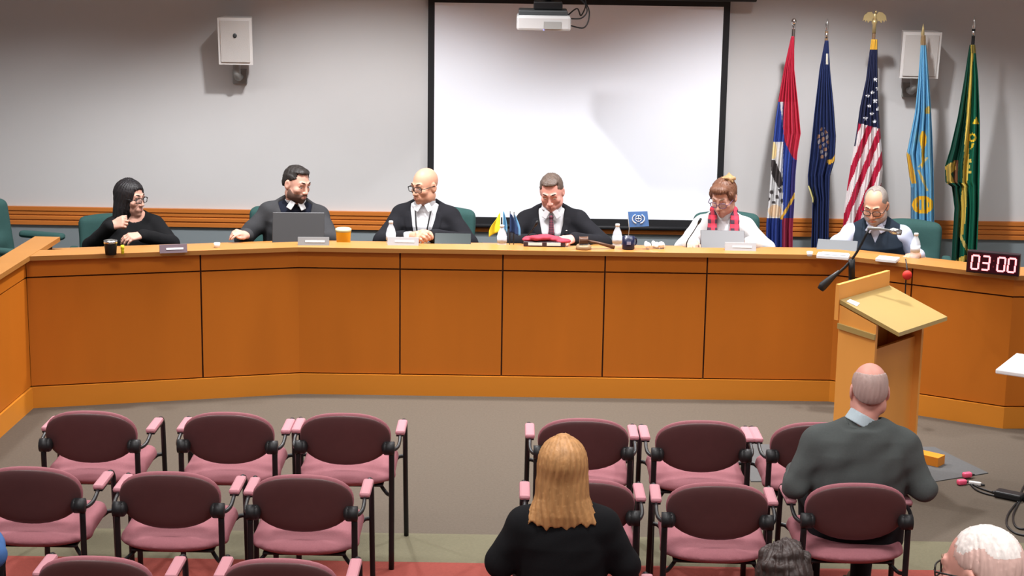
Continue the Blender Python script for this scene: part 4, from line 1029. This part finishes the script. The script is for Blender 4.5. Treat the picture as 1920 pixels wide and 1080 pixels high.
# ------------------------------------------------------------------ lectern, its mat and boom microphone
zh, zl = 1.06, .94
la, lb, lc, ld = PZ(1575, 562, zh), PZ(1668, 535, zh), PZ(1775, 593, zl), PZ(1695, 622, zl)
ux = (lb - la); ux.z = 0; LW = ux.length; ux.normalize(); uy = Vector((ux.y, -ux.x, 0))      # ux across, uy from high edge to low edge
LD = ((lc - lb).dot(uy) + (ld - la).dot(uy)) / 2
LT = Matrix(((ux.x, uy.x, 0, la.x), (ux.y, uy.y, 0, la.y), (0, 0, 1, 0), (0, 0, 0, 1)))
c = LT @ Vector((LW / 2, .13, 0))
lect = thing('lectern', 'light maple lectern with tilted pale reading board in front of the dais', 'lectern', c)
LTl = Matrix.Translation(-c) @ LT
def quadbox(mb, pts, thick):
    """slab under four top points"""
    return mb.hexa([LTl @ Vector((p[0], p[1], p[2] - thick)) for p in pts], [LTl @ Vector(p) for p in pts])
sl = (zl - zh) / LD
def fixn(o):
    import bmesh
    bm = bmesh.new(); bm.from_mesh(o.data); bmesh.ops.recalc_face_normals(bm, faces=bm.faces); bm.to_mesh(o.data); bm.free(); return o
fixn(quadbox(MB(), [(0, 0, zh), (LW, 0, zh), (LW, LD, zl), (0, LD, zl)], .022).build('reading_board', M_LECTB, lect))
fixn(quadbox(MB(), [(-.01, -.025, zh + .085), (LW, -.025, zh + .085), (LW, -.002, zh + .085), (-.01, -.002, zh + .085)], .20).build('back_rail', M_LECT, lect))
CD = .235
fixn(quadbox(MB(), [(.0, 0, zh - .03), (.022, 0, zh - .03), (.022, CD, zh - .03 + sl * CD), (.0, CD, zh - .03 + sl * CD)], zh - .09).build('side_panel', M_LECT, lect))
fixn(quadbox(MB(), [(LW - .022, 0, zh - .03), (LW, 0, zh - .03), (LW, CD, zh - .03 + sl * CD), (LW - .022, CD, zh - .03 + sl * CD)], zh - .09).build('side_panel', M_LECT, lect))
fixn(quadbox(MB(), [(.022, 0, zh - .03), (LW - .022, 0, zh - .03), (LW - .022, .02, zh - .03), (.022, .02, zh - .03)], zh - .09).build('front_panel', M_LECT, lect))
fixn(quadbox(MB(), [(.022, CD - .06, .80), (LW - .022, CD - .06, .80), (LW - .022, CD - .04, .80), (.022, CD - .04, .80)], .74).build('rear_panel', M_LECT, lect))
fixn(quadbox(MB(), [(-.014, -.0, .93), (.0, -.0, .93), (.0, CD, .905), (-.014, CD, .905)], .03).build('side_trim', M_LECTB, lect))
fixn(quadbox(MB(), [(.30, CD - .035, .90), (.325, CD - .035, .90), (.325, CD - .01, .90), (.30, CD - .01, .90)], .05).build('latch', M_BLKP, lect))
fixn(quadbox(MB(), [(.0, -.0, .06), (LW, 0, .06), (LW, CD, .06), (.0, CD, .06)], .055).build('base', M_LECT, lect))
fr_, fl_ = PZ(1772, 853, .06), PZ(1706, 838, .06); fd = (fr_ - fl_).normalized(); fn_ = Vector((fd.y, -fd.x, 0)) * .085
fixn(MB().hexa([Vector((v.x, v.y, .006)) - c for v in (fl_, fr_, fr_ + fn_, fl_ + fn_)], [v - c for v in (fl_, fr_, fr_ + fn_, fl_ + fn_)]).build('foot', M_WOODP, lect))
fixn(quadbox(MB(), [(.02, .03, zh + sl * .03 + .0035), (.07, .02, zh + sl * .02 + .0035), (.085, .075, zh + sl * .075 + .0035), (.03, .09, zh + sl * .09 + .0035)], .003).build('paper_note', M_PAPER, lect))
m0, m1 = PZ(1853, 888), PZ(1742, 906)
q = [(1.36, 9.72), (2.36, m1.y - .0), (m0.x, m0.y), (2.55, 10.42), (1.36, 10.42)]
mo = MB().prism(q, .0005, .005).build('floor_mat', M_MAT); tag(mo, 'thin dark grey rubber mat on the carpet under the lectern', 'mat')
# boom microphone behind the lectern
MYY = 10.12
mb_ = PY(1597, 488, MYY); foot = Vector((mb_.x - .02, MYY, 0))
bm_ = thing('boom_microphone', 'black boom microphone stand rising behind the lectern', 'microphone', foot)
P = lambda px, py, Y=MYY: PY(px, py, Y) - foot
MB().lathe([(.13, 0), (.13, .015), (.03, .03), (.015, .05)], 20).build('base', M_BLACK, bm_)
MB().tube([(0, 0, .03), P(1597, 488)], [.012, .011], 8).build('pole', M_BLACK, bm_)
MB().tube([P(1597, 486), P(1597, 523)], .019, 10).build('clutch', M_BLACK, bm_)
MB().tube([P(1545, 536), P(1597, 487), P(1629, 430)], [.009, .007], 8, sub=4).build('boom', M_BLACK, bm_)
MB().tube([P(1538, 543), P(1543, 536), P(1556, 524), P(1574, 508)], [.020, .026, .020, .008], 10).build('counterweight', M_BLKP, bm_)
MB().tube([P(1627, 428), P(1650, 429), P(1672, 433)], [.010, .006], 8).build('microphone_arm', M_GREYP, bm_)
MB().tube([P(1668, 432), P(1674, 433), P(1690, 436)], [.010, .019, .016], 10).build('microphone', M_SILVER, bm_)

# ------------------------------------------------------------------ things on the dais
DZ = .90
LEDGE = LZ
def on(px, py, w=None):
    q = PZ(px, py, LEDGE); return q
def at(px, Y): return Vector((XY(px, Y, 455), Y, DZ))
def laptop(px, Y, wpx, rz, label, m, ang=22, hpx=None):
    t = thing('laptop', label, 'laptop', at(px, Y), R_(rz)); wd = wpx / 276.0; dp = wd * .66
    MB().box((0, dp * .5, .009), (wd, dp, .016), bev=.006).build('keyboard_base', m, t)
    T = Matrix.Translation((0, .005, .014)) @ Matrix.Rotation(R_(ang), 4, 'X')
    s = MB().box((0, -.004, dp * .5), (wd, .009, dp), T, bev=.004).build('lid', m, t)
    MB().box((0, .0012, dp * .5), (wd * .94, .002, dp * .88), T).build('display', mat('laptop_display', (.05, .07, .1), .2), s)
    return t
laptop(559, 11.70, 94, 3, 'dark grey laptop open before the bearded man', mat('laptop_dark', (.050, .050, .052), .4, .3), -20)
laptop(1357, 11.66, 80, -2, 'grey laptop open before the person in plaid scarf', mat('laptop_grey', (.085, .082, .085), .5), -48)
laptop(1568, 11.62, 72, -14, 'low grey laptop beside papers before the man in navy vest', mat('laptop_silver', (.11, .115, .12), .5), -62)
tb = thing('tablet', 'dark tablet leaning low before the bald man', 'tablet', at(848, 11.66), R_(0))
T = Matrix.Translation((0, 0, .0)) @ Matrix.Rotation(R_(-55), 4, 'X')
MB().box((0, 0, .085), (.24, .008, .17), T, bev=.003).build('case', mat('dark_green_case', (.010, .018, .017), .4), tb); MB().box((0, .045, .03), (.05, .09, .004), bev=.001).build('stand', M_BLKP, tb)
def nameplate(px, py, rz, label, m, wd=.20, dz=0):
    t = thing('name_plate', label, 'name plate', on(px, py), R_(rz), 'name plates along the dais')
    b = MB(); x = wd / 2; b.add([(-x, -.02, 0), (x, -.02, 0), (x, .02, 0), (-x, .02, 0), (-x, -.004, .05), (x, -.004, .05), (x, .004, .05), (-x, .004, .05)], [(3, 2, 1, 0), (4, 5, 6, 7), (0, 1, 5, 4), (1, 2, 6, 5), (2, 3, 7, 6), (3, 0, 4, 7)])
    p = b.build('plate', m, t)
    T = Matrix.Translation((0, -.0122, .025)) @ Matrix.Rotation(R_(-17.7), 4, 'X')
    MB().box((wd * .05, -.001, .0), (wd * .62, .0015, .012), T).build('engraved_strip', M_PAPER, p); return t
NPM = mat('name_plate_grey', (.22, .22, .22), .5)
nameplate(325, 473, 16, 'purple-grey name plate before the dark-haired woman', mat('name_plate_mauve', (.17, .12, .14), .4), .17)
nameplate(588, 459, 3, 'grey name plate before the bearded man\'s laptop', NPM)
nameplate(756, 459, 0, 'pale name plate before the bald man, beside a water bottle', mat('name_plate_pale', (.36, .36, .37), .5))
nameplate(1388, 469, -2, 'white name plate before the grey laptop and plaid scarf', mat('name_plate_pale', (.36, .36, .37), .5))
def bottle(px, Y, label, h=.20, m=None, cap=None):
    t = thing('water_bottle', label, 'bottle', at(px, Y), 0, 'plastic water bottles on the dais'); r = .031
    m = m or mat('clear_plastic', (.80, .85, .90), .08, alpha=.45, spec=.6)
    MB().lathe([(r * .8, 0), (r, .006), (r, .045), (r * .92, .055), (r, .065), (r, h * .62), (r * .85, h * .72), (.013, h * .88), (.0125, h * .93)], 18).build('body', m, t)
    MB().lathe([(.0145, h * .92), (.0145, h), (.012, h + .002)], 14).build('cap', cap or M_WHITE, t)
    MB().lathe([(r + .001, h * .33), (r + .001, h * .58)], 18).build('paper_band', mat('bottle_band', (.62, .70, .80), .5), t); return t
bottle(733, 11.74, 'clear water bottle before the bald man', .185)
bottle(1717, 11.60, 'clear water bottle right of the man in navy vest', .185)
bottle(1157, 11.76, 'slim clear bottle beside the dark blue mug', .185)
bottle(941, 11.74, 'clear bottle below the small yellow and blue desk flags', .17)
tm = thing('tumbler', 'black tumbler with silver lid before the dark-haired woman', 'cup', on(208, 477))
MB().lathe([(.034, 0), (.040, .070), (.040, .074)], 20).build('body', M_BLKP, tm); MB().lathe([(.042, .072), (.042, .088), (.030, .092)], 20).build('lid', M_SILVER, tm)
hl = thing('highlighter_pen', 'yellow highlighter standing beside the black tumbler', 'pen', on(230, 476))
MB().lathe([(.010, 0), (.010, .045), (.006, .05)], 10).build('barrel', mat('highlighter_yellow', (.80, .70, .02), .5), hl); MB().lathe([(.011, .030), (.011, .055)], 10).build('cap', mat('highlighter_yellow', (.80, .70, .02), .5), hl)
cu = tag(MB().lathe([(.016, 0), (.020, .03), (.018, .03), (.014, .008)], 16).build('paper_cup', M_PAPER, None, on(407, 464)), 'tiny white paper cup alone on the left dais section', 'cup')
yc = thing('yellow_cup', 'bright yellow-orange cup right of the dark laptop', 'cup', at(644, 11.68))
MB().lathe([(.042, 0), (.050, .125), (.052, .128), (.049, .128), (.042, .02)], 22).build('body', mat('cup_yellow', (.88, .46, .012), .35), yc)
MB().lathe([(.0525, .124), (.0535, .140), (.045, .145)], 22).build('lid', mat('cup_lid', (.55, .55, .32), .3), yc)
mg = thing('mug', 'dark navy mug with small pale crest below the blue emblem desk flag', 'mug', on(1178, 467))
MUGM = mat('mug_navy', (.008, .010, .035), .3)
MB().lathe([(.036, 0), (.040, .004), (.040, .082), (.037, .082), (.035, .01)], 22).build('body', MUGM, mg)
MB().tube([(.030, .020, .066), (.050, .034, .062), (.052, .035, .032), (.030, .020, .018)], .006, 8, sub=4).build('handle', MUGM, mg)
MB().box((.0, -.0405, .046), (.026, .002, .020), bev=.0008).build('crest', mat('crest_grey', (.30, .30, .42), .5), mg)
for k, (px, Y, s) in enumerate([(1213, 467, .6), (1228, 465, .5), (1240, 466, .5)]):
    S = Sdf(.005); rn = random.Random(k)
    for i in range(6): S.ell((rn.uniform(-.015, .015), rn.uniform(-.012, .012), .015 + rn.uniform(0, .045) * s), (rn.uniform(.010, .02), rn.uniform(.010, .02), rn.uniform(.010, .02)), .004)
    o = S.build('crumpled_tissue', M_PAPER); o.location = on(px, Y); tag(o, ['crumpled white tissue nearest the dark blue mug', 'middle crumpled white tissue right of the mug', 'crumpled white tissue nearest the person in white cardigan'][k], 'tissue', 'crumpled tissues on the dais')
tag(MB().lathe([(.016, 0), (.020, .028), (.018, .028), (.014, .008)], 16).build('paper_cup', M_PAPER, None, on(1518, 480)), 'small white cup on the dais left of the low grey laptop', 'cup')
# desk flags
def desk_flags(px, Y):
    for k, (dx, dy, h, col, w_, lab) in enumerate([(-.012, 0, .262, (.80, .64, .03), -.075, 'small drooping yellow desk flag in the desk-flag cluster'), (.004, .012, .270, (.16, .42, .66), .030, 'small pale blue desk flag in the middle of the cluster'),
                                              (.052, .004, .252, (.020, .045, .13), .055, 'small dark blue desk flag at right of the cluster'), (.078, .016, .245, (.12, .30, .52), .045, 'small mid blue desk flag nearest the man in black suit')]):
        p = at(px, Y); t = thing('desk_flag', lab, 'flag', p + Vector((dx, dy, 0)), 0, 'small desk flags beside the man in black suit')
        MB().lathe([(.020, 0), (.020, .012), (.006, .016)], 14).build('base', M_WHITE, t); MB().tube([(0, 0, .01), (0, 0, h)], .003, 6).build('stick', M_WHITE if k < 2 else M_BLKP, t)
        vs = []; fs = []; nu, nv = 8, 12
        for j in range(nv + 1):
            for i in range(nu + 1):
                s, v = i / nu, j / nv
                x = w_ * s * (.35 + .65 * math.sin(min(1, v * 1.3) * 1.57)); z = h - .01 - .13 * v - (.045 * s * (1 - v * .2)) * (1.2 if k == 0 else .6)
                vs.append((x, -.010 * math.sin(s * 7 + k) * (.3 + v), z))
        for j in range(nv):
            for i in range(nu): fs.append((j * (nu + 1) + i, (j + 1) * (nu + 1) + i, (j + 1) * (nu + 1) + i + 1, j * (nu + 1) + i + 1))
        o = mesh_obj('cloth', vs, fs, mat('desk_flag_%d' % k, col, .8), t, True); md = o.modifiers.new('t', 'SOLIDIFY'); md.thickness = .002
desk_flags(941, 11.80)
t = thing('desk_flag', 'blue desk flag with white wreath emblem spread flat on a slanted stick', 'flag', at(1176, 11.86), 0)
MB().lathe([(.022, 0), (.022, .012), (.006, .016)], 14).build('base', M_BLKP, t)
f0, f1, f2, f3 = [PY(*q, 11.82) - t.location for q in ((1177, 397), (1214, 396), (1217, 424), (1180, 426))]
MB().tube([(0, 0, .01), f3 + Vector((0, 0, -.01)), f0 + Vector((-.003, 0, .012))], .003, 6).build('stick', M_GREYP, t)
cl = MB().hexa([f3 + Vector((0, .002, 0)), f2 + Vector((0, .002, 0)), f2 - Vector((0, .001, 0)), f3 - Vector((0, .001, 0))], [f0 + Vector((0, .002, 0)), f1 + Vector((0, .002, 0)), f1 - Vector((0, .001, 0)), f0 - Vector((0, .001, 0))]).build('cloth', mat('un_blue', (.08, .20, .50), .8), t)
fixn(cl); fc = (f0 + f1 + f2 + f3) / 4 - Vector((0, .003, 0)); EM = mat('emblem_white', (.60, .66, .76), .7)
b = MB()
for a0, a1 in ((-200, -20 - 30), (-340 + 20, -190 + 30)): pass
for q in (-1, 1): b.tube([fc + Vector((q * .040 * math.cos(R_(a)), 0, .032 * math.sin(R_(a)) + .002)) for a in range(-70, 61, 13)], [.004, .003], 6)
b.tube([fc + Vector((.020 * math.cos(R_(a)), 0, .020 * math.sin(R_(a)) + .004)) for a in range(0, 361, 24)], .0022, 6)
b.tube([fc + Vector((-.02, 0, .004)), fc + Vector((.02, 0, .004))], .002, 6); b.tube([fc + Vector((0, 0, -.016)), fc + Vector((0, 0, .024))], .002, 6)
b.build('emblem', EM, cl)
def gooseneck(px, Y, tip, label):
    p = at(px, Y); t = thing('gooseneck_microphone', label, 'microphone', p); tp = PY(*tip, Y - .05) - p
    MB().lathe([(.035, 0), (.035, .018), (.012, .026)], 16).build('base', M_BLKP, t)
    MB().tube([(0, 0, .02), (0, .0, .08), tp * .6 + Vector((0, 0, .03)), tp], .0035, 6, sub=5).build('neck', M_BLACK, t)
    d = (tp - Vector((0, 0, .05))).normalized(); MB().tube([tp - d * .01, tp + d * .01, tp + d * .035], [.006, .010, .008], 8).build('capsule', M_BLKP, t)
gooseneck(984, 11.72, (1004, 422), 'thin gooseneck microphone before the man in black suit')
gooseneck(1288, 11.72, (1310, 418), 'thin gooseneck microphone left of the person in plaid scarf')
# red folders, gavel, papers
rd = thing('red_folder_stack', 'low stack of red cloth and folders with white strips before the man in suit', 'folder', on(1022, 461))
S = Sdf(.005)
for x, z, r in ((-.105, .040, .016), (-.055, .052, .018), (0, .056, .020), (.055, .044, .017), (.115, .034, .014)): S.ell((x, .01 + .01 * math.sin(x * 40), z), (.048, .040, r), .012)
S.noise.append(wav((70, 60, 90), .003, 2)); S.build('red_cloth', mat('red_cloth', (.40, .035, .06), .8, noise=.2, nscale=40), rd)
MB().box((-.005, .02, .016), (.27, .11, .032), bev=.004).build('folders', mat('folder_dark', (.05, .03, .035), .7), rd)
MB().box((-.065, -.036, .018), (.09, .003, .018)).build('white_strip', M_PAPER, rd); MB().box((.055, -.036, .018), (.09, .003, .020)).build('white_strip', M_PAPER, rd)
WAL = mat('walnut', (.10, .045, .025), .35)
sb = tag(MB().lathe([(.050, 0), (.050, .018), (.045, .026), (.04, .030)], 20).build('sound_block', mat('block_wood', (.30, .20, .11), .4), None, on(1094, 467)), 'round wooden sound block under the gavel', 'sound block')
gv = thing('gavel', 'brown wooden gavel lying on its sound block, handle to the right', 'gavel', on(1094, 467) + Vector((0, 0, .058)))
MB().tube([(-.028, -.01, .0), (-.02, -.01, 0), (.02, .0, 0), (.028, 0, 0)], [.027, .024, .024, .027], 14).build('head', WAL, gv)
MB().tube([(.0, .0, .0), (.09, .012, -.018), (.20, .03, -.050)], [.008, .009, .012], 8).build('handle', WAL, gv)
def paper(px, Y, w_, d, rz, lab, z=0):
    tag(MB().box((0, 0, .0015), (w_, d, .003)).build('paper_sheet', M_PAPER, None, at(px, Y) + Vector((0, 0, z)), R_(rz)), lab, 'paper', 'loose papers on the dais')
pp = thing('paper_stack', 'stack of white papers under the arm of the man in navy vest', 'paper', on(1562, 483), R_(-15))
MB().box((0, 0, .010), (.20, .11, .020), bev=.003).build('sheets', M_PAPER, pp)
MB().box((.01, .01, .0225), (.17, .09, .005)).build('top_folder', mat('folder_grey', (.30, .31, .32), .6), pp)
pp = thing('paper_stack', 'white papers by the right hand of the man in navy vest', 'paper', on(1664, 489), R_(-24)); MB().box((0, 0, .010), (.13, .11, .020), bev=.003).build('sheets', M_PAPER, pp)

# ------------------------------------------------------------------ timer on the ledge
tc_ = PZ(1862, 494, LZ + .0715)
tmr = thing('digital_timer', 'black digital countdown timer showing red 03:00 on the dais ledge', 'timer', (tc_.x, tc_.y, LZ), R_(-22))
TW, TH = .315, .135; zc = tc_.z - LZ + .0
b = MB(); b.box((0, .02, zc), (TW, .05, TH), bev=.004); b.build('housing', mat('timer_housing', (.020, .008, .012), .35), tmr)
b = MB(); [b.tube([(q * .11, .02, 0), (q * .11, .02, zc - TH / 2 + .004)], .008, 8) for q in (-1, 1)]; b.build('feet', M_BLKP, tmr)
MB().box((0, -.0065, zc), (TW * .95, .003, TH * .86)).build('window', mat('timer_window', (.045, .004, .012), .25), tmr)
LED = mat('red_led', (.9, .1, .1), .5, emit=(1, .30, .32), estr=2.3)
SEG = {'0': 'abcdef', '3': 'abcdg'}
def digit(ch, cx):
    w_, h = .042, .084; s = .0105; b = MB()
    pos = {'a': ((0, h / 2), 1), 'g': ((0, 0), 1), 'd': ((0, -h / 2), 1), 'b': ((w_ / 2, h / 4), 0), 'c': ((w_ / 2, -h / 4), 0), 'f': ((-w_ / 2, h / 4), 0), 'e': ((-w_ / 2, -h / 4), 0)}
    for k in SEG[ch]:
        (x, z), hor = pos[k]; x += z * .07
        b.box((cx + x, -.0095, zc + z), (w_ - s * .4 if hor else s, .003, s if hor else h / 2 - s * .3))
    b.build('digit', LED, tmr)
for ch, cx in zip('0300', (-.105, -.043, .050, .112)): digit(ch, cx)
b = MB(); [b.box((.004, -.0095, zc + z), (.008, .003, .009)) for z in (-.018, .018)]; b.build('colon', mat('dim_led', (.25, .02, .03), .5), tmr)
# red ball hanging at the joint on the right dais section, its thin black cord
rp = PY(1701, 516, 10.98)
rb = thing('red_ball_tag', 'small red ball on a black cord on the right dais front', 'tag', rp)
S = Sdf(.004); S.ell((0, 0, 0), (.030, .022, .030), .01); S.build('ball', mat('red_foam', (.62, .03, .02), .7), rb)
pe = PY(1698, 486, 11.06) - rp; pg = PY(1695, 600, 11.02) - rp
MB().tube([pe, (0, .012, .03), (-.002, .018, -.05), pg], .0045, 6, sub=5).build('cord', M_BLKP, rb)

# ------------------------------------------------------------------ right edge: side table, cables, power brick
tp = PZ(1897, 706, .74)
st = thing('side_table', 'white-topped side table cut by the right edge', 'table', (tp.x + .36, tp.y + .12, 0))
MB().box((.0, 0, .735), (.72, .42, .025), Matrix.Rotation(R_(-30), 4, 'Z'), bev=.006).build('table_top', M_PAPER, st)
MB().tube([(0, 0, .02), (0, 0, .725)], .035, 14).build('pedestal', M_BLACK, st); MB().lathe([(.21, 0), (.21, .015), (.05, .03)], 24).build('foot_plate', M_BLACK, st)
G = lambda px, py, z=.006: PZ(px, py, z)
def cable(pts, r, lab, m=M_BLKP):
    p0 = Vector((G(*pts[0]).x, G(*pts[0]).y, 0)); tag(MB().tube([G(*q) - p0 for q in pts], r, 6, sub=6).build('power_cable', m, None, p0), lab, 'cable', 'black cables on the carpet at right')
cable([(1815, 903), (1835, 914), (1858, 922), (1880, 928)], .005, 'short black cable running from the pink plugs to the power brick')
cable([(1818, 906), (1830, 918), (1850, 926), (1878, 932)], .005, 'second black cable beside the short one from the pink plugs')
cable([(1905, 944), (1890, 965), (1888, 985), (1905, 1000), (1935, 1006)], .0055, 'black cable looping from the power brick toward the bottom right')
cable([(1912, 940), (1900, 965), (1903, 985), (1918, 992), (1940, 985)], .0055, 'inner black cable loop at the right edge')
cable([(1908, 942), (1918, 915), (1930, 900)], .0055, 'black cable rising right of the power brick')
pb = G(1892, 933); br = thing('power_brick', 'black power brick on the carpet among cables at right', 'adapter', (pb.x, pb.y, 0), R_(-35))
MB().box((0, 0, .022), (.15, .075, .036), bev=.008).build('case', M_BLKP, br); MB().tube([(-.075, 0, .02), (-.10, 0, .015)], [.012, .007], 8).build('strain_relief', M_BLKP, br)
for px, py, lab in ((1813, 895, 'pink plug cover on the corner of the grey mat'), (1803, 907, 'pink plug cover on the carpet just below the mat edge')):
    p = G(px, py); t = thing('pink_plug', lab, 'plug', (p.x, p.y, .005 if py < 900 else 0), R_(20), 'pink plug covers by the mat'); PKM = mat('hot_pink', (.85, .10, .20), .5)
    MB().box((0, 0, .016), (.055, .035, .030), bev=.010).build('cover', PKM, t); MB().tube([(.028, 0, .014), (.05, 0, .010)], [.008, .005], 8).build('boot', M_BLKP, t)
p = G(1828, 908); t = thing('white_connector', 'small white cable connector beside the pink plugs', 'connector', (p.x, p.y, 0), R_(-25)); MB().box((0, 0, .012), (.07, .022, .020), bev=.006).build('shell', M_WHITE, t); MB().tube([(.035, 0, .010), (.055, 0, .008)], [.007, .005], 8).build('boot', M_BLKP, t)
